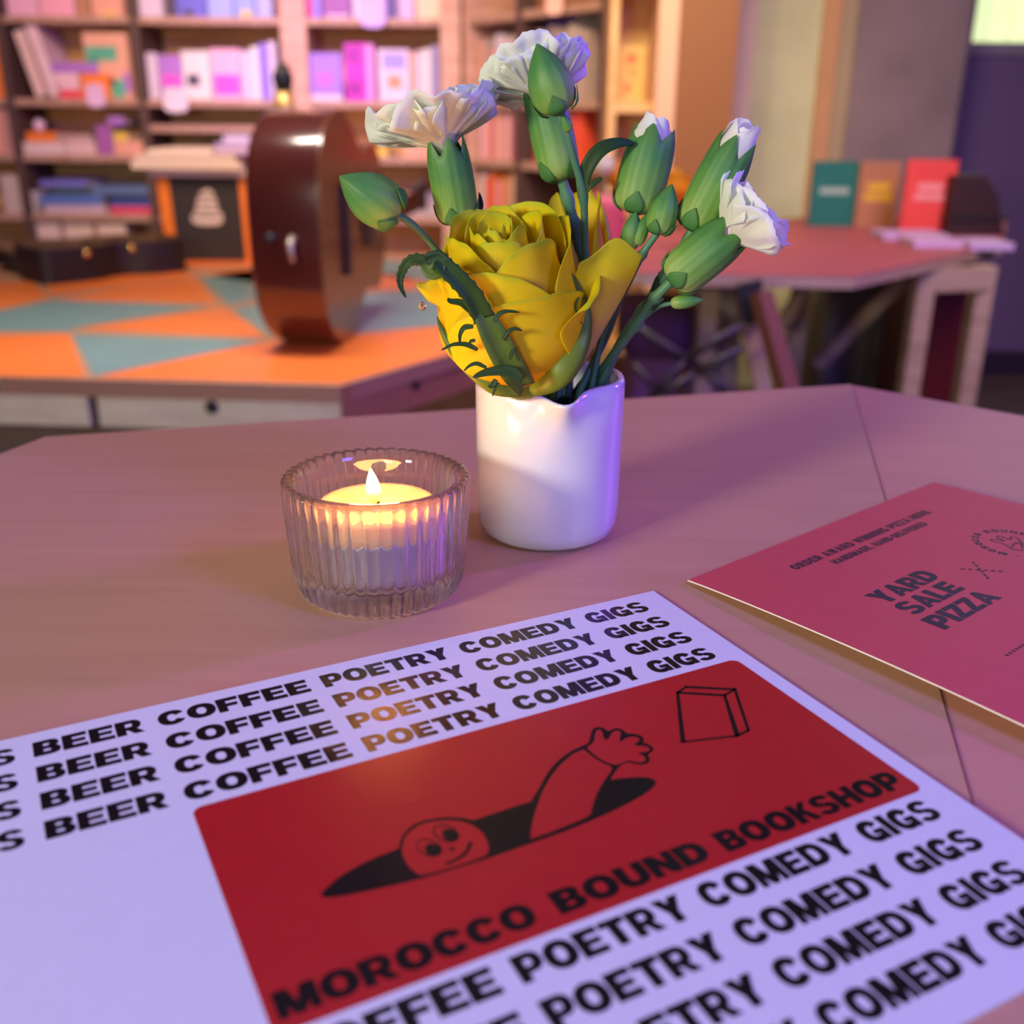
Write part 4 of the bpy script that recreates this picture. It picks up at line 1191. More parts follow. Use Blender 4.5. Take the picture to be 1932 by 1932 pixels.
CW, CHh = .162, .168
mb = MB()
NU, NV = 24, 24
for side in (0, 1):
    mb.grid(lambda u, v, s=side: (u * CW - .006 * v * (1 - u) * 1.0, -v * CHh, cz(u * CW, -v * CHh) - (.00045 if s == 0 else 0)), NU, NV, mi=1 if side == 0 else 0)
nv_ = (NU + 1) * (NV + 1)
idx = [i for i in range(NU + 1)] + [(j + 1) * (NU + 1) - 1 for j in range(1, NV + 1)] + [NV * (NU + 1) + i for i in range(NU - 1, -1, -1)] + [j * (NU + 1) for j in range(NV - 1, 0, -1)]
for k in range(len(idx)):
    a, b = idx[k], idx[(k + 1) % len(idx)]
    mb.f.append([a, b, nv_ + b, nv_ + a]); mb.mi.append(1)
mb.build('card', [M_pcard, M_core], card, local=True, angle=.6)
cx_ = lambda v: Vector((v.x, v.y, cz(v.x, v.y) + v.z))
for (t_, xa_, xb_, yb_, hh) in (('YARD', .0325, .0672, -.0557, .0083), ('SALE', .0320, .0640, -.0660, .0083), ('PIZZA', .0300, .0665, -.0772, .0085)):
    lettering('title_word', t_, xa_, xb_, yb_, hh, .00006, M_ink2, card, xform=cx_, gap=.06)
lettering('small_line', 'ORDER AWARD WINNING PIZZA HERE', .0345, .1250, -.0200, .0040, .00006, M_ink2, card, xform=cx_, gap=.16, space=.5)
lettering('small_line', 'HANDMADE, HAND-DELIVERED', .0495, .1115, -.0262, .0036, .00006, M_ink2, card, xform=cx_, gap=.16, space=.5)


def blocks(name, pts, wd, ln):
    mb = MB()
    for (x, y, a) in pts:
        c, s = math.cos(a), math.sin(a)
        q = [(x + c * u * ln / 2 - s * v * wd / 2, y + s * u * ln / 2 + c * v * wd / 2) for u, v in ((-1, -1), (1, -1), (1, 1), (-1, 1))]
        mb.add([cx_(Vector((a_, b_, .00006))) for a_, b_ in q], [(0, 1, 2, 3)])
    mb.build(name, M_ink2, card, smooth=False, local=True)


def dash(p, q, n, wd, fr=.6):
    p, q = Vector(p), Vector(q); a = math.atan2(q.y - p.y, q.x - p.x)
    L = (q - p).length / n
    return [((p.x + (q.x - p.x) * (k + .5) / n), (p.y + (q.y - p.y) * (k + .5) / n), a) for k in range(n)], wd, L * fr


pts, wd_, ln_ = dash((.0782, -.0560), (.0882, -.0672), 6, .0009); blocks('dashed_cross', pts, wd_, ln_)
pts, wd_, ln_ = dash((.0882, -.0556), (.0775, -.0672), 6, .0009); blocks('dashed_cross', pts, wd_, ln_)
RC = (.1165, -.0565)
# ring of small capitals round the shop emblem
ringtxt = 'MOROCCO BOUND BOOKSHOP - '
mb = MB(); k = 0
tot = sum((GL[c][0] + .3) if c != ' ' else .8 for c in ringtxt); acc = 0
Rg = .0128
for c in ringtxt:
    wq = (GL[c][0] + .3) if c != ' ' else .8
    if c != ' ':
        th = math.radians(200) - 2 * PI * (acc + wq / 2) / tot
        hh = .0026; ww = 2 * PI * Rg / tot
        for q in GL[c][1]:
            P = []
            for (a, b) in q:
                lx, ly = (a - GL[c][0] / 2) * ww, (b - .5) * hh
                P.append((RC[0] + (Rg + ly) * math.cos(th) + lx * math.sin(th), RC[1] + (Rg + ly) * math.sin(th) - lx * math.cos(th)))
            mb.add([cx_(Vector((x, y, .00006))) for x, y in P], [list(range(len(P)))])
    acc += wq
mb.build('ring_lettering', M_ink2, card, smooth=False, local=True)
# sketched hand inside the ring: a few thin strokes
mb = MB()
for pts in ([(-.006, -.003), (-.003, .002), (-.004, .006), (-.0015, .0065), (0, .003), (.0015, .0068), (.0035, .006), (.003, .002), (.006, .0035), (.0065, .001), (.003, -.002), (.002, -.005), (-.003, -.006), (-.006, -.003)],
            [(-.004, -.002), (0, -.0005), (.003, -.003)], [(-.002, -.0045), (.001, -.003), (.002, 0)]):
    P = smooth_poly(pts, 3, closed=False)
    for i in range(len(P) - 1):
        a, b = Vector(P[i]), Vector(P[i + 1]); d = b - a
        if d.length < 1e-7: continue
        nn = Vector((-d.y, d.x)).normalized() * .00032
        mb.add([cx_(Vector((RC[0] + q.x, RC[1] + q.y, .00006))) for q in (a - nn, b - nn, b + nn, a + nn)], [(0, 1, 2, 3)])
mb.build('hand_sketch', M_ink2, card, smooth=False, local=True)
pts, wd_, ln_ = dash((.028, -.0969), (.120, -.0969), 46, .0010, .45); blocks('dotted_line', pts, wd_, ln_)

# ------------------------------------------------------------------ white jug vase
VY = .373
VC = Vector((on_y(1034, 900, VY).x, VY, TABLE))
M_cer = mat('white_glaze', (.70, .71, .72), .13, spec=.55, coat=.5, bump=.03, bscale=40)
vase = thing('jug_vase', VC, 'small white ceramic jug with a pulled lip holding the flowers', 'vase')
VH = .0595
LA = math.radians(-82)  # lip direction, towards the camera


def vmod(wall):
    def f(i, t, r, z):
        if r < .01: return r, z
        k = max(0, (z - .035) / (VH - .035))
        dlt = (t - LA + PI) % (2 * PI) - PI
        g = math.exp(-(dlt / .20) ** 2)
        side = math.exp(-((abs(dlt) - .55) / .30) ** 2)
        rr = r + k ** 3 * (.0072 * g - .0026 * side)
        top = max(0, (z - .045) / (VH - .045))
        zz = z + top * (-.0016 * g + .0012 * math.cos(t - .35) + .0006)
        return rr, zz
    return f


ro, ri = .0270, .0240
prof = [(.0005, .0010), (.019, .0008), (.0215, .0), (.0235, .0006), (.0255, .0024), (.0266, .006), (.0270, .012)]
prof += [(ro + .0005 * z / VH, z) for z in (.02, .028, .035, .040, .044, .048, .051, .054, .0565)]
prof += [(ro + .0004, VH - .0012), (ro - .0002, VH - .0002), (ri + .0016, VH + .0002), (ri + .0008, VH - .0006)]
prof += [(ri + .0004, z) for z in (.0565, .053, .048, .042, .036, .02)] + [(.0225, .006), (.015, .0045), (.0005, .0045)]
MB().lathe(prof, 112, Matrix.Translation(VC), rfun=vmod(0)).build('body', M_cer, vase)
M_water = mat('vase_water', (.10, .13, .10), .02, trans=.6)
MB().lathe([(.0005, .024), (.0235, .024), (.0236, .028), (.0005, .028)], 40, Matrix.Translation(VC)).build('water', M_water, vase)

# ------------------------------------------------------------------ ribbed glass holder with tealight
HC = Vector((on_y(718, 1100, .3185).x, .3185, TABLE))
M_glass = bpy.data.materials.new('clear_glass')
M_glass.use_nodes = True
nt = M_glass.node_tree
bs = nt.nodes['Principled BSDF']
bs.inputs['Base Color'].default_value = (.97, .98, 1, 1)
bs.inputs['Transmission Weight'].default_value = 1
bs.inputs['Roughness'].default_value = .015
bs.inputs['IOR'].default_value = 1.47
tp = nt.nodes.new('ShaderNodeBsdfTransparent')
tp.inputs[0].default_value = (.92, .92, .94, 1)
mx = nt.nodes.new('ShaderNodeMixShader'); mx.inputs[0].default_value = .18
nt.links.new(bs.outputs[0], mx.inputs[1]); nt.links.new(tp.outputs[0], mx.inputs[2])
nt.links.new(mx.outputs[0], nt.nodes['Material Output'].inputs[0])
hold = thing('candle_holder', HC, 'clear ribbed glass candle holder left of the white jug', 'candle holder')
HH = .0405
NF = 46


def hmod(i, t, r, z):
    if i >= NOUT or r < .02: return r, z
    fl = abs(math.cos(NF * t / 2)) ** .8
    a = .0012 if z < HH - .004 else .0006
    if z < .004: a *= .7
    return r - a + a * fl * 1.3, z + (.0004 * fl if z > HH - .002 else 0)


prof = [(.0005, .0012), (.020, .0010), (.0225, .0), (.0250, .0006), (.0268, .0025), (.0280, .006), (.0287, .012), (.0292, .019), (.0298, .027), (.0303, .0335), (.0306, .037),
        (.0306, .0388), (.0300, .0400)]
NOUT = len(prof)
prof += [(.0288, HH), (.0272, HH - .0001), (.0258, HH - .0012), (.0250, .036), (.0243, .030), (.0236, .020), (.0232, .012), (.0226, .0092), (.0205, .0080), (.0005, .0078)]
MB().lathe(prof, NF * 8, Matrix.Translation(HC), rfun=hmod).build('glass_body', M_glass, hold)
tea = thing('tealight', HC + Vector((0, 0, .008)), 'lit white tealight burning inside the glass holder', 'candle')
M_alu = mat('tealight_cup', (.74, .72, .76), .28, metal=.85, bump=.2, bscale=500)
M_wax = mat('wax', (.72, .50, .28), .35, sss=.9, sssr=.006, emit=(1.0, .38, .08), estr=.16)  # emission puts the candlelight glowing through the wax into the material
TZ = .0232
MB().lathe([(.0005, 0), (.0190, 0), (.0197, .0008), (.0200, .003), (.0202, TZ - .0085), (.0206, TZ - .0078), (.0202, TZ - .0076), (.0197, TZ - .0082), (.0194, .003), (.0005, .003)], 96,
           Matrix.Translation(HC + Vector((0, 0, .0082)))).build('cup', M_alu, tea)
MB().lathe([(.0005, .0032), (.0190, .0032), (.0193, TZ - .0085), (.0196, TZ - .0015), (.0190, TZ - .0004), (.0183, TZ - .0006), (.014, TZ - .0012), (.006, TZ - .0017), (.0005, TZ - .0018)], 72,
           Matrix.Translation(HC + Vector((0, 0, .0082)))).build('wax', M_wax, tea)
WB = HC + Vector((.0003, -.0005, .0082 + TZ - .0022))
MB().tube([WB, WB + Vector((.0002, 0, .0015)), WB + Vector((-.0003, 0, .0032)), WB + Vector((-.0010, 0, .0046))], [.0006, .0006, .0005, .0003], 8).build('wick', mat('burnt_wick', (.03, .02, .015), .9), tea)
M_fl = bpy.data.materials.new('flame')
M_fl.use_nodes = True
nt = M_fl.node_tree
nt.nodes.remove(nt.nodes['Principled BSDF'])
em = nt.nodes.new('ShaderNodeEmission')
tc = nt.nodes.new('ShaderNodeTexCoord'); sx = nt.nodes.new('ShaderNodeSeparateXYZ'); cr = nt.nodes.new('ShaderNodeValToRGB')
nt.links.new(tc.outputs['Generated'], sx.inputs[0]); nt.links.new(sx.outputs['Z'], cr.inputs[0]); nt.links.new(cr.outputs[0], em.inputs[0])
cr.color_ramp.elements[0].color = (1, .32, .03, 1); cr.color_ramp.elements[0].position = .05
cr.color_ramp.elements[1].color = (1, .86, .42, 1); cr.color_ramp.elements[1].position = .45
e_ = cr.color_ramp.elements.new(.28); e_.color = (1, .58, .12, 1)
em.inputs['Strength'].default_value = 3.4
nt.links.new(em.outputs[0], nt.nodes['Material Output'].inputs[0])
FB = WB + Vector((-.0009, 0, .0016))


def flmod(i, t, r, z):
    return r, z


mb = MB()
mb.lathe([(.0002, 0), (.0013, .0006), (.0021, .0018), (.0025, .0036), (.0024, .0056), (.0019, .0078), (.0012, .0098), (.0005, .0114), (.0001, .0122)], 20, Matrix.Translation(FB) @ Matrix.Rotation(math.radians(-5), 4, 'Y'))
mb.build('flame', M_fl, tea)
fl = bpy.data.lights.new('candle_glow', 'POINT'); fl.color = (1, .34, .08); fl.energy = .17; fl.shadow_soft_size = .008
flo = bpy.data.objects.new('candle_glow', fl); COL.objects.link(flo); flo.location = FB + Vector((0, 0, .0085))

# ------------------------------------------------------------------ flowers
M_rose = ramp_mat('rose_petal', [(0.0, (.95, .46, .006)), (.45, (.95, .66, .008)), (.84, (.92, .74, .010)), (1.0, (.62, .66, .02))], .5, .38, vein=.25)
M_rose2 = ramp_mat('rose_petal_pale', [(0.0, (.80, .74, .30)), (.35, (.90, .78, .12)), (.75, (.92, .78, .015)), (1.0, (.74, .74, .03))], .5, .45, vein=.3)
M_white = ramp_mat('carnation_petal', [(0.0, (.86, .78, .48)), (.3, (.93, .91, .74)), (.7, (.95, .97, .84)), (1.0, (.95, .98, .87))], .6, .40, vein=.2)
M_grn = ramp_mat('calyx_green', [(0.0, (.36, .48, .13)), (.28, (.17, .36, .06)), (.7, (.07, .24, .06)), (1.0, (.08, .22, .04))], .5, .10, vein=.35, spec=.4)
M_stem = ramp_mat('stem_green', [(0.0, (.045, .13, .07)), (1.0, (.10, .25, .12))], .45, 0, vein=.4)
M_leafd = ramp_mat('dark_sepal', [(0.0, (.05, .085, .012)), (.5, (.022, .06, .014)), (1.0, (.014, .045, .014))], .5, .12, vein=.5, spec=.22)
M_sepal = ramp_mat('olive_sepal', [(0.0, (.17, .24, .02)), (.6, (.13, .20, .03)), (1.0, (.06, .12, .02))], .42, .2, vein=.4)


def hnoise(x, y, z=0.0): return mnoise.noise(Vector((x, y, z)))


def frame(axis, hint=Vector((0, -1, 0))):
    """matrix columns: X right, Y towards hint-perp, Z axis"""
    z = axis.normalized()
    f = (hint - z * hint.dot(z)).normalized()  # front
    x = f.cross(z).normalized() * -1
    x = z.cross(f) * -1
    return x, f, z


def petal(parent, base, F3, phi, hw, H, R, bulge=.55, flare=.25, close=.1, curl=.0, seed=0, mt=None, point=0.0, ruf=.02, tipdrop=.30, r0=.12, side=0.0, name='petal', nu=14, nv=14, thick=.0003):
    X, Fr, Z = F3
    def fn(u, v):
        uu = u * 2 - 1
        wv_ = (.30 + .70 * math.sin(min(1.0, v * 1.25) * PI / 2) ** .8) * (1 - .28 * max(0, v - .75) / .25)
        a = phi + uu * hw * wv_
        hv = v * (1 - tipdrop * abs(uu) ** 2.4 * v) + point * v ** 6 * (1 - abs(uu)) * .4
        z = H * hv
        rr = R * (r0 + (1 - r0) * math.sin(min(1, v / bulge) * PI / 2) ** .82)
        if v > bulge:
            q = (v - bulge) / (1 - bulge)
            rr -= R * close * math.sin(q * PI * .5)
            rr += R * flare * q ** 3
        rr += R * curl * abs(uu) ** 3 * v ** 2
        rr += R * ruf * hnoise(uu * 2.2 + seed, v * 2.5, seed * .7) * (.4 + v)
        z += H * ruf * 1.2 * hnoise(uu * 3 + seed * 2, v * 2, 3.1) * v
        if v > .93: z -= H * max(0, flare) * .25 * ((v - .93) / .07) ** 2
        a += side * v * v
        return base + (Fr * math.cos(a) + X * math.sin(a)) * rr + Z * z
    mb = MB().grid(fn, nu, nv)
    W_ = nu + 1
    def cf(i, p):
        u = (i % W_) / nu * 2 - 1; v = (i // W_) / nv
        return max(0, min(1, v * .82 + .18 * max(abs(u) ** 5, v ** 12) * 1))
    return mb.build(name, mt or M_rose, parent, colfn=cf, thick=thick, sub=1)


def stemtube(parent, pts, r0, r1, name='stem', nodes=(), mt=None):
    P = [Vector(p) for p in pts]
    out = []
    N = len(P)
    for i in range(N - 1):
        a, b, c, d = P[max(0, i - 1)], P[i], P[i + 1], P[min(N - 1, i + 2)]
        for k in range(5):
            f = k / 5
            out.append(0.5 * ((2 * b) + (c - a) * f + (2 * a - 5 * b + 4 * c - d) * f * f + (-a + 3 * b - 3 * c + d) * f ** 3))
    out.append(P[-1])
    n = len(out)
    rad = []
    for i in range(n):
        t = i / (n - 1); r = r0 + (r1 - r0) * t
        for nd in nodes: r *= 1 + .55 * math.exp(-((t - nd) / .025) ** 2)
        rad.append(r)
    return MB().tube(out, rad, 12).build(name, mt or M_stem, parent, colfn=lambda i, p: (i // 12) / n)


def blade(parent, pts, wmax, name='leaf', mt=None, up=Vector((0, -1, .3)), fold=.25, teeth=0, prof=None, ends=(0.0, 1.0)):
    P = [Vector(p) for p in pts]
    out = []; N = len(P)
    for i in range(N - 1):
        a, b, c, d = P[max(0, i - 1)], P[i], P[i + 1], P[min(N - 1, i + 2)]
        for k in range(6):
            f = k / 6
            out.append(0.5 * ((2 * b) + (c - a) * f + (2 * a - 5 * b + 4 * c - d) * f * f + (-a + 3 * b - 3 * c + d) * f ** 3))
    out.append(P[-1]); n = len(out)
    mb = MB(); vs = []
    ts = []
    for i, p in enumerate(out):
        t = i / (n - 1)
        d = (out[min(n - 1, i + 1)] - out[max(0, i - 1)]).normalized()
        upv = up
        s_ = d.cross(upv).normalized(); nn = s_.cross(d).normalized()
        w_ = wmax * (prof(t) if prof else math.sin(PI * min(1, max(0, .08 + .92 * t)) ** .8) ** .8)
        tt = 1 + (teeth * (1 if i % 3 == 0 else -.35) if teeth else 0)
        for u in (-1, -.5, 0, .5, 1):
            e = tt if abs(u) == 1 else 1
            vs.append(p + s_ * u * w_ / 2 * e + nn * (fold * w_ * (abs(u)) * .5)); ts.append(t)
    fs = [(i * 5 + k, i * 5 + k + 1, (i + 1) * 5 + k + 1, (i + 1) * 5 + k) for i in range(n - 1) for k in range(4)]
    mb.add(vs, fs)
    return mb.build(name, mt or M_leafd, parent, colfn=lambda i, p: ts[i], thick=.0004)


def lathe_axis(parent, a, b, prof, name, mt, seg=30, rfun=None, colfn=None, bend=0.0, bdir=Vector((1, 0, 0))):
    """prof in fractions: (radius m, t 0..1) from a to b"""
    ax = b - a; L = ax.length
    X, Fr, Z = frame(ax)
    base = []
    mb = MB()
    n = len(prof)
    for i, (r, t) in enumerate(prof):
        for k in range(seg):
            th = 2 * PI * k / seg
            rr, tt = (r, t) if rfun is None else rfun(i, th, r, t)
            p = a + Z * (tt * L) + (Fr * math.cos(th) + X * math.sin(th)) * rr + bdir * bend * L * 4 * tt * (1 - tt)
            mb.v.append(p)
    for i in range(n - 1):
        for k in range(seg):
            k2 = (k + 1) % seg
            mb.f.append([i * seg + k, (i + 1) * seg + k, (i + 1) * seg + k2, i * seg + k2]); mb.mi.append(0)
    mb.f.append([k for k in range(seg)]); mb.mi.append(0)
    ts = [p[1] for p in prof]
    jit = [hnoise(k * .9, ts[-1], 3.3 + a.x * 90) for k in range(seg)]
    return mb.build(name, mt, parent, colfn=(lambda i, p: max(0, min(1, ts[i // seg] + .16 * jit[i % seg] * (1 if mt is M_grn else 0)))) if colfn is None else colfn)


def calyx(parent, a, b, r, mt=None, teeth=.22, rot=0.0, flare=1.0, bend=0.0):
    """tubular carnation calyx a->b with five pointed teeth"""
    N = 5
    prof = [(r * .28, -.012), (r * .55, 0), (r * .80, .04), (r * .92, .10), (r * .97, .22), (r, .42), (r * .99, .60), (r * .96 * flare, .74), (r * .94 * flare, .80), (r * .91 * flare, .86), (r * .87 * flare, .93), (r * .80 * flare, 1.0)]
    def rf(i, th, rr, t):
        if t > .72:
            q = (t - .72) / .28
            c = ((th + rot) / (2 * PI) * N) % 1.0
            k = 1 - abs(c * 2 - 1)   # 1 at the tooth tip
            t = .72 + q * (.28 - teeth + teeth * 1.15 * (k ** .85))
        # fine ridges
        rr *= 1 + .012 * math.cos(th * 15)
        return rr, t
    return lathe_axis(parent, a, b, prof, 'calyx', mt or M_grn, 60, rf, bend=bend)


def bracts(parent, a, b, r, n=4, h=.33, rot=.4):
    ax = b - a; L = ax.length
    X, Fr, Z = frame(ax)
    for k in range(n):
        ph = rot + 2 * PI * k / n
        def fn(u, v):
            uu = u * 2 - 1
            wv_ = .58 * (1 - v) ** .8 * (.7 + .9 * v * (1 - v) * 2)
            an = ph + uu * wv_
            rr = r * (.52 + .47 * (1 - math.exp(-h * v / .055))) * 1.02 + .00025 + (.0004 * v ** 4)
            return a + Z * (L * (h * v - .02)) + (Fr * math.cos(an) + X * math.sin(an)) * rr
        MB().grid(fn, 6, 8).build('bract', M_grn, parent, colfn=lambda i, p: .72 + .28 * (i // 7) / 8, thick=.0002)


def bud(parent, a, b, r, rot=.4, nb=4, name='bud', bend=0.0, bract=True):
    prof = [(r * .25, -.01), (r * .6, .02), (r * .85, .10), (r * .98, .22), (r, .36), (r * .95, .50), (r * .80, .64), (r * .58, .77), (r * .36, .87), (r * .16, .95), (r * .02, 1.0)]
    def rf(i, th, rr, t): return rr * (1 + .022 * math.cos(th * 12) + (.07 * max(0, t - .4)) * math.cos(th * 5 + rot)), t
    o = lathe_axis(parent, a, b, prof, name, M_grn, 40, rf, bend=bend)
    if bract: bracts(parent, a, b, r, nb, .30, rot)
    return o


def carn_petals(parent, a, axis, L, spread, n, seed, hint=Vector((0, -1, 0)), rc=.005, lift=(8, 80), rufm=1.0):
    """fan of ruffled petals leaving the calyx mouth at a"""
    rnd = random.Random(seed)
    X, Fr, Z = frame(axis, hint)
    for k in range(n):
        ring = k / n
        ph = 2 * PI * ((k * .381966) % 1) + rnd.uniform(-.15, .15)
        el = math.radians(lift[0] + (lift[1] - lift[0]) * ring ** 1.1 + rnd.uniform(-6, 6))
        ln = L * (1.0 - (.34 if rufm > .9 else .15) * ring) * rnd.uniform(.88, 1.08)
        hw = spread * rnd.uniform(.85, 1.1) * (1 - .25 * ring)
        s1 = rnd.uniform(0, 50)
        out = Fr * math.cos(ph) + X * math.sin(ph)
        sd = -Fr * math.sin(ph) + X * math.cos(ph)
        def fn(u, v):
            uu = u * 2 - 1
            al = uu * hw
            q = max(0, (v - .22) / .78)
            claw = min(1, v / .3)
            rim = 1 - .16 * abs(uu) ** 3 + (.030 * (abs(((uu * 5.5 + s1) % 1) * 2 - 1) - .5) + .03 * hnoise(uu * 4, s1)) * (v > .9)
            rd = ln * q * rim
            fwd, lat = rd * math.cos(al), rd * math.sin(al) + uu * .0009 * claw
            e2 = el + .35 * q * (.5 - ring) + .10 * hnoise(uu * 1.5 + s1, q * 1.2, 7.)
            wav = rufm * ln * q ** 1.6 * (.055 * math.sin(uu * 6.5 + s1) + .035 * math.sin(uu * 13 + s1 * 2) * q + .07 * hnoise(uu * 2.2 + s1, v * 2, s1))
            return (a + out * (rc * .6 * claw + fwd * math.cos(e2) - wav * math.sin(el)) + sd * lat
                    + Z * (ln * .26 * claw + fwd * math.sin(e2) + wav * math.cos(el) - ln * .05 * q * q * math.cos(el) * (1 + .6 * uu * uu)))
        nu, nv = 22, 10
        MB().grid(fn, nu, nv).build('petal', M_white, parent, colfn=lambda i, p: (i // 23) / 10, thick=.00022)


def P3(px, py, Y): return on_y(px, py, Y)


mouth = Vector((VC.x, VC.y, TABLE + .052))
bot = Vector((VC.x, VC.y, TABLE + .010))


def into_vase(k):
    a = 2 * PI * k / 9
    return [mouth + Vector((.012 * math.cos(a), .010 * math.sin(a), 0)), bot + Vector((.008 * math.cos(a + 2), .008 * math.sin(a + 2), 0))]


fol = thing('mouth_filler', mouth, 'dark leaves added to fill and darken the mouth of the white jug', 'leaves')  # leaves added so the inside of the jug reads dark
fol['kind'] = 'thing'
rnd = random.Random(5)
for k in range(22):
    a = 2 * PI * k / 22 + rnd.uniform(-.2, .2); r0_ = .006; r1_ = rnd.uniform(.012, .0215)
    p0_ = bot + Vector((.004 * math.cos(a), .004 * math.sin(a), .01))
    p1_ = mouth + Vector((r0_ * math.cos(a), r0_ * math.sin(a), -.010))
    p2_ = mouth + Vector((r1_ * math.cos(a), r1_ * math.sin(a), rnd.uniform(-.002, .009)))
    blade(fol, [p0_, p1_, p2_], .011, 'leaf', M_leafd, up=Vector((0, 0, 1)), fold=.2, prof=lambda t: min(1, .3 + 1.6 * t) * (1 - t) ** .35 + .02)

# --- left open carnation
c1 = thing('white_carnation', P3(860, 420, .372), 'open white carnation on the left, its ruffled head facing up-left', 'flower', 'white carnations in the jug')
a_, b_ = P3(866, 418, .372), P3(838, 258, .368)
calyx(c1, a_, b_, .0076, rot=.9, teeth=.20)
bracts(c1, a_, b_, .0074, 4, .26, .2)
carn_petals(c1, a_ + (b_ - a_) * .74, (b_ - a_) + Vector((-.0045, .008, 0)), .0235, .76, 34, 11, rc=.0074, lift=(20, 76))
stemtube(c1, into_vase(3)[::-1] + [P3(930, 560, .383), P3(888, 470, .377), a_], .0013, .0015)
blade(c1, [P3(884, 415, .377), P3(906, 392, .38), P3(904, 362, .382)], .0022)
# --- left bud on its own stalk
cb1 = thing('carnation_bud', P3(748, 405, .36), 'closed green carnation bud pointing left on a curved stalk', 'flower bud')
bud(cb1, P3(748, 404, .36), P3(640, 332, .352), .0084, rot=.55, nb=4)
stemtube(cb1, into_vase(4)[::-1] + [P3(890, 560, .382), P3(818, 465, .372), P3(780, 425, .364), P3(748, 404, .36)], .0012, .0013)
blade(cb1, [P3(752, 405, .36), P3(748, 392, .358), P3(752, 384, .356), P3(760, 382, .356)], .0018)
# --- top carnation behind a bud
c2 = thing('white_carnation', P3(1055, 335, .375), 'tallest open white carnation, partly behind an upright green bud', 'flower', 'white carnations in the jug')
a_, b_ = P3(1060, 338, .376), P3(1020, 155, .380)
calyx(c2, a_, b_, .0076, rot=.3, teeth=.18)
bracts(c2, a_, b_, .0075, 4, .24, .9)
carn_petals(c2, a_ + (b_ - a_) * .74 + Vector((.0004, 0, 0)), (b_ - a_) + Vector((-.0025, .009, 0)), .0200, .78, 34, 23, rc=.0070, lift=(22, 76))
stemtube(c2, into_vase(6)[::-1] + [P3(1108, 600, .382), P3(1092, 470, .378), P3(1076, 395, .377), a_], .0017, .0019, nodes=(.72, .86))
blade(c2, [P3(1074, 440, .376), P3(1062, 455, .374), P3(1052, 440, .372), P3(1060, 480, .371), P3(1071, 510, .372)], .0034)
# --- upright bud in front with arching leaf
cb2 = thing('carnation_bud', P3(1065, 215, .356), 'upright pointed green bud in front of the tallest carnation', 'flower bud')
bud(cb2, P3(1056, 212, .357), P3(1013, 82, .356), .0072, rot=.1, nb=4)
stemtube(cb2, into_vase(7)[::-1] + [P3(1112, 590, .376), P3(1104, 470, .369), P3(1100, 370, .363), P3(1080, 290, .359), P3(1066, 235, .357), P3(1057, 212, .357)], .0014, .0012, nodes=(.58, .9))
bud(cb2, P3(1074, 246, .3565), P3(1060, 216, .3545), .0019, rot=.1, nb=2, name='side_bud', bract=False)
blade(cb2, [P3(1098, 372, .362), P3(1106, 322, .361), P3(1130, 285, .361), P3(1164, 270, .362), P3(1196, 270, .364)], .0066, prof=lambda t: (.35 + .65 * math.sin(PI * min(1, t * 1.6) / 2)) * (1 - t) ** .55 * 1.1)
blade(cb2, [P3(1101, 372, .362), P3(1112, 352, .361), P3(1132, 338, .361), P3(1136, 336, .361)], .0018)
# --- half closed carnation right of centre
c3 = thing('white_carnation', P3(1195, 400, .37), 'half-open carnation bud showing a white tip, middle of the right side', 'flower', 'half-open carnations')
a_, b_ = P3(1196, 400, .37), P3(1238, 240, .372)
calyx(c3, a_, b_, .0086, rot=.35, teeth=.17)
bracts(c3, a_, b_, .0084, 4, .26, .2)
stemtube(c3, into_vase(8)[::-1] + [P3(1150, 620, .378), P3(1182, 500, .372), P3(1192, 440, .371), a_], .0013, .0015)
bud(c3, P3(1186, 470, .366), P3(1200, 398, .364), .0036, rot=.6, nb=2, name='side_bud', bract=False)
bud(c3, P3(1200, 462, .364), P3(1222, 402, .364), .0026, rot=.6, nb=2, name='side_bud', bract=False)


def tip_petals(parent, a, b, r, Lt, seed, n=7, open_=.0):
    ax = (b - a); X, Fr, Z = frame(ax)
    base = a + ax * .62
    L = ax.length * .38 + Lt
    for k in range(n):
        rr = r * (.93 - .1 * k)
        petal(parent, base, (X, Fr, Z), 2.4 * k + seed, 1.5 - .05 * k, L * (1 - .03 * k), max(rr, r * .2), bulge=.5, flare=open_, close=.34, seed=seed + k * 3.3, mt=M_white, ruf=.07, tipdrop=.22, r0=.9, nu=12, nv=10, thick=.00022)


tip_petals(c3, a_, b_, .0080, .0042, 1.2)
cb3 = thing('carnation_bud', P3(1222, 440, .362), 'small pointed green bud between the two half-open carnations', 'flower bud')
bud(cb3, P3(1240, 440, .362), P3(1268, 346, .362), .0050, rot=.5, nb=4)
stemtube(cb3, [bot + Vector((.006, -.006, 0)), mouth + Vector((.014, -.006, 0)), P3(1138, 630, .371), P3(1180, 545, .368), P3(1212, 480, .364), P3(1240, 440, .362)], .0012, .0012, nodes=(.8,))
# --- right half open carnation
c4 = thing('white_carnation', P3(1310, 430, .363), 'half-open carnation leaning right with a long green calyx', 'flower', 'half-open carnations')
a_, b_ = P3(1308, 432, .364), P3(1396, 262, .362)
calyx(c4, a_, b_, .0080, rot=.2, teeth=.18, bend=.0)
bracts(c4, a_, b_, .0079, 4, .24, .5)
tip_petals(c4, a_, b_, .0078, .0068, 3.1, n=8, open_=.12)
stemtube(c4, [bot + Vector((.008, .0, 0)), mouth + Vector((.016, -.002, -.002)), P3(1172, 645, .371), P3(1225, 570, .368), P3(1272, 492, .366), a_], .0019, .0017, nodes=(.55, .72))
blade(c4, [P3(1212, 590, .366), P3(1232, 556, .365), P3(1240, 520, .364)], .0034)
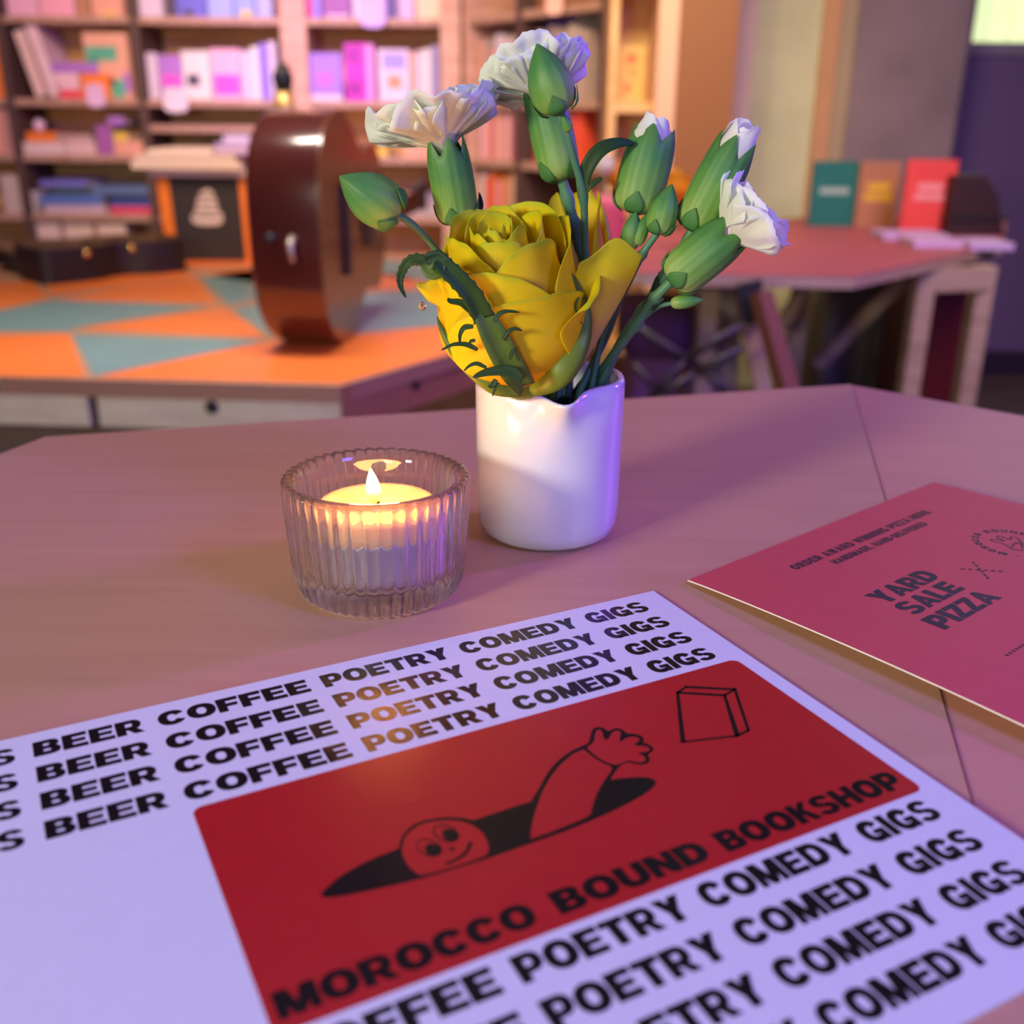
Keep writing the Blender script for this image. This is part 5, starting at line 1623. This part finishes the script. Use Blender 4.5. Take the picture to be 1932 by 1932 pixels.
# --- lowest right carnation, opening
c5 = thing('white_carnation', P3(1270, 540, .355), 'opening white carnation lowest on the right, petals fanned to the right', 'flower', 'white carnations in the jug')
a_, b_ = P3(1268, 530, .357), P3(1392, 428, .354)
calyx(c5, a_, b_, .0082, rot=.9, teeth=.20)
bracts(c5, a_, b_, .0080, 4, .24, .1)
carn_petals(c5, a_ + (b_ - a_) * .70, (b_ - a_) + Vector((.002, 0, .001)), .0182, .82, 16, 31, rc=.0076, lift=(46, 86), rufm=.30)
stemtube(c5, [bot + Vector((.004, .004, 0)), mouth + Vector((.013, .004, -.002)), P3(1150, 680, .370), P3(1200, 612, .363), P3(1236, 562, .359), a_], .0018, .0016, nodes=(.6, .8))
bud(c5, P3(1266, 572, .357), P3(1328, 566, .355), .0023, rot=.5, nb=2, name='side_bud', bract=False)
stemtube(c5, [P3(1206, 606, .362), P3(1240, 580, .359), P3(1268, 572, .357)], .0010, .0007, name='side_stalk')
blade(c5, [P3(1226, 592, .360), P3(1238, 574, .358), P3(1254, 562, .357)], .0020)

# --- second, paler rose behind
r2 = thing('yellow_rose', P3(1070, 690, .378), 'paler yellow rose behind, one petal bent out to the right', 'flower')
base = P3(1072, 700, .383); top = P3(1036, 362, .386)
F3 = frame(top - base)
Lr = (top - base).length
for k, (ph, hw, H, R_r, fl_, cl_) in enumerate(((-2.5, .8, 1.05, .020, .25, .1), (2.6, .8, .96, .020, .2, .1), (-1.45, .75, 1.0, .018, .1, .1), (.25, .8, .78, .019, .12, .1), (3.3, .7, 1.0, .014, .1, .2), (.9, .8, .86, .015, .1, .1), (-.4, .8, .88, .012, .1, .2))):
    petal(r2, base, F3, ph, hw, Lr * H, R_r, flare=fl_, close=cl_, seed=k * 4.1 + 9, mt=M_rose2, ruf=.06)
# the bent-out petal on the right: own curved surface
c0, c1_, c2_, c3_ = P3(1092, 692, .366), P3(1118, 600, .352), P3(1140, 520, .347), P3(1156, 458, .346)


def bent(u, v):
    uu = u * 2 - 1
    q = c0 * (1 - v) ** 3 + c1_ * 3 * v * (1 - v) ** 2 + c2_ * 3 * v * v * (1 - v) + c3_ * v ** 3
    wd = .0100 * (.15 + .95 * math.sin(min(1, v * 1.15) * PI / 2))
    sdv = Vector((.95, .30 * (1 - v) + .15, -.10 + .16 * v)).normalized()
    cup = Vector((0, 1, .1)) * (-.0045 * (1 - uu * uu) * math.sin(PI * min(1, v + .15)) + .004 * uu * abs(uu) * v)
    top_ = Vector((0, 0, -1)) * .0042 * uu * uu * v ** 3 + Vector((0, 0, 1)) * .0016 * math.sin(uu * 4 + 1) * v ** 3
    return q + sdv * wd * uu + cup + top_


MB().grid(bent, 18, 22).build('petal', M_rose2, r2, colfn=lambda i, p: (i // 19) / 22, thick=.0003, sub=1)
stemtube(r2, [bot + Vector((.0, .008, 0)), mouth + Vector((.006, .006, -.004)), base], .0020, .0022)

# --- main rose
r1 = thing('yellow_rose', P3(995, 728, .352), 'large yellow rose in front, leaning over the jug rim', 'flower')
base = P3(985, 722, .3535); top = P3(937, 405, .3465)
F3 = frame(top - base)
Lr = (top - base).length
RR = .0262
spec = [  # phi, half width, height, radius, bulge, flare, close, curl, tipdrop, ruffle
    (-.25, 1.30, .64, 1.00, .50, .06, .05, .00, .14, .035),
    (.45, 1.25, .80, .97, .50, .03, .10, .02, .16, .035),
    (-1.55, 1.00, .62, 1.01, .48, .22, .00, .05, .14, .05),
    (-1.75, 1.05, .93, .93, .52, .06, .10, .02, .16, .04),
    (1.75, 1.10, .84, .93, .52, .06, .10, .02, .16, .04),
    (2.9, 1.20, .98, .90, .55, .06, .10, .0, .16, .04),
    (-2.6, 1.20, 1.00, .87, .55, .05, .12, .0, .16, .04),
    (-.75, 1.30, .88, .84, .55, .02, .22, .0, .14, .03),
    (1.15, 1.25, .95, .80, .55, .03, .20, .0, .14, .04),
    (2.3, 1.25, 1.01, .76, .55, .03, .20, .0, .14, .04),
    (-1.9, 1.30, .98, .72, .55, .02, .26, .0, .12, .04),
    (.15, 1.40, .90, .68, .55, .0, .36, .0, .10, .04),
    (2.9, 1.40, 1.02, .62, .55, .02, .26, .0, .12, .05),
    (1.3, 1.5, .95, .56, .55, .0, .36, .0, .10, .05),
    (-1.1, 1.5, .94, .52, .55, .0, .40, .0, .10, .05),
    (2.9, 1.6, .99, .44, .55, .0, .36, .0, .10, .06),
    (.6, 1.6, .94, .36, .55, .0, .42, .0, .10, .06),
    (-2.0, 1.7, .96, .29, .55, .0, .42, .0, .10, .06),
    (1.4, 1.9, .95, .20, .55, .0, .40, .0, .10, .06),
    (-1.2, 2.2, .95, .12, .55, .0, .30, .0, .10, .06)]
for k, (ph, hw, H, R_r, bu, fl_, cl_, cu_, td, rf) in enumerate(spec):
    petal(r1, base, F3, ph, hw, Lr * H, RR * R_r, bulge=bu, flare=fl_, close=cl_, curl=cu_, tipdrop=td, ruf=rf * .7, r0=.24, seed=k * 2.7 + 1, nu=18, nv=18)
# petal tip curling out at the far left with a water drop
tp0, tp1 = P3(845, 560, .340), P3(788, 556, .338)


def tipf(u, v):
    uu = u * 2 - 1
    q = tp0.lerp(tp1, v) + Vector((0, 0, .0012)) * math.sin(v * PI) + Vector((0, 0, .003)) * max(0, v - .7) / .3
    return q + Vector((.15, .2, -1)).normalized() * (.0058 * (1 - v) ** .8 + .0008) * uu + Vector((0, -.002, 0)) * (1 - uu * uu)


MB().grid(tipf, 10, 14).build('petal', M_rose, r1, colfn=lambda i, p: .4 + .6 * (i // 11) / 14, thick=.0003)
# sepals hugging the base
for (pts, wm, mt2, fo) in (([P3(1000, 738, .338), P3(1050, 712, .330), P3(1088, 655, .332), P3(1100, 600, .338), P3(1092, 560, .341), P3(1075, 520, .339), P3(1054, 506, .336)], .0090, M_sepal, -.35),
                       ([P3(985, 740, .338), P3(930, 725, .334), P3(872, 680, .335), P3(838, 630, .338), P3(825, 598, .341)], .0062, M_sepal, -.35)):
    blade(r1, pts, wm, 'sepal', mt2, fold=fo, prof=lambda t: (1 - t) ** .9 * 1.25 * min(1, .35 + 3 * t) if t < .96 else .02)
mb = lathe_axis(r1, P3(1000, 745, .349), P3(990, 712, .349), [(.002, -.1), (.005, 0), (.0075, .3), (.0085, .7), (.0095, 1.0)], 'receptacle', M_sepal, 24)
stemtube(r1, [bot + Vector((-.006, -.004, 0)), mouth + Vector((-.002, -.006, -.012)), P3(1000, 740, .350)], .0021, .0024)
# long folded dark sepal running up the front and curling over on the left
yf = .3215
blade(r1, [P3(988, 728, .330), P3(962, 690, .3245), P3(930, 630, yf), P3(908, 585, yf)], .0092, 'sepal', M_sepal, fold=.5, prof=lambda t: .75 + .30 * math.sin(PI * t) - .2 * t)
blade(r1, [P3(912, 600, yf), P3(892, 560, yf - .001), P3(866, 530, yf - .0015), P3(838, 502, yf - .001), P3(826, 490, yf - .0005), P3(806, 496, yf)], .0066, 'sepal', M_leafd, fold=.6, teeth=.10, prof=lambda t: 1.0 - .25 * t)
blade(r1, [P3(832, 492, yf), P3(822, 512, yf - .002), P3(806, 508, yf - .002), P3(800, 497, yf - .001)], .0050, 'sepal', M_sepal, fold=.2)
blade(r1, [P3(812, 496, yf), P3(786, 490, yf), P3(768, 497, yf), P3(756, 520, yf + .001), P3(756, 540, yf + .001), P3(766, 562, yf + .001)], .0040, 'sepal', M_leafd, fold=.4, teeth=.16, prof=lambda t: (1 - t) ** .6)
for pts, wm in (([(932, 607), (942, 592), (958, 587), (980, 589)], .0017), ([(948, 642), (958, 626), (972, 620), (985, 624)], .0016), ([(962, 678), (966, 664), (975, 655)], .0014),
                ([(893, 616), (876, 618), (868, 632), (868, 650)], .0019), ([(901, 660), (880, 650), (855, 650), (832, 661)], .0018), ([(897, 642), (888, 644), (884, 655)], .0012),
                ([(918, 694), (900, 686), (886, 690), (875, 700)], .0015), ([(985, 716), (960, 700), (920, 702), (892, 712)], .0042), ([(890, 590), (872, 572), (850, 568), (846, 562)], .0026),
                ([(942, 722), (934, 734), (929, 748)], .0010), ([(936, 716), (928, 728), (921, 728)], .0022), ([(1092, 560), (1086, 582), (1098, 612)], .0010)):
    ds = .0012
    blade(r1, [P3(x, y, yf - ds if x < 1000 else .335) for x, y in pts], wm, 'sepal_lobe', M_leafd, fold=.3, prof=lambda t: min(1, .5 + 2 * t) * (1 - t) ** .55 + .03)
dw = P3(797, 578, .3385)
M_drop = mat('water_drop', (1, 1, 1), .0, trans=1.0)
drop = MB().lathe([(.0001, -.0013)] + [(.0013 * math.cos(a), .0013 * math.sin(a)) for a in [math.radians(d) for d in range(-75, 80, 15)]] + [(.0001, .0015)], 20, Matrix.Translation(dw)).build('water_drop', M_drop)
setp(drop, 'clear water drop hanging from the left petal tip of the front rose', 'water drop')

# ------------------------------------------------------------------ second little bouquet on the red table, far and soft
q = on_z(1142, 470, RZ)
fv = thing('flower_pot', q, 'pinkish cup of flowers on the left end of the red table', 'vase')
MB().lathe([(.001, 0), (.038, 0), (.042, .01), (.044, .09), (.046, .12), (.042, .12), (.040, .09), (.038, .012), (.001, .012)], 32, Matrix.Translation(q)).build('cup', mat('pink_cup', (.62, .10, .14), .4), fv)


def far_rose(px, py, Y, r, mt3, lab, n=9):
    c = on_y(px, py, Y)
    t = thing('orange_rose' if mt3 is M_orose else 'white_blossom', c, lab, 'flower')
    F = frame(Vector((0, -.15, 1)))
    for k in range(n):
        petal(t, c - Vector((0, 0, r)), F, 2.4 * k, 1.0, r * 2 * (1 - .02 * k), r * (1.0 - .09 * k), flare=.1, close=.15, seed=k + px, mt=mt3, nu=8, nv=8, thick=.001)
    MB().tube([c - Vector((0, 0, r * .95)), (c + q) / 2 + Vector((0, 0, .02)), q + Vector((0, 0, .014))], .004, 8).build('stem', M_stem, t)


M_orose = ramp_mat('orange_petal', [(0, (.85, .28, .01)), (1, (.85, .40, .01))], .5, .2)
far_rose(1272, 352, q.y, .044, M_orose, 'blurred orange rose behind the half-open carnations, the right one')
far_rose(1166, 330, q.y + .03, .036, M_orose, 'blurred orange rose behind the arching leaf, the left one')
far_rose(1140, 310, q.y - .02, .026, M_white, 'blurred white blossom behind the arching leaf')
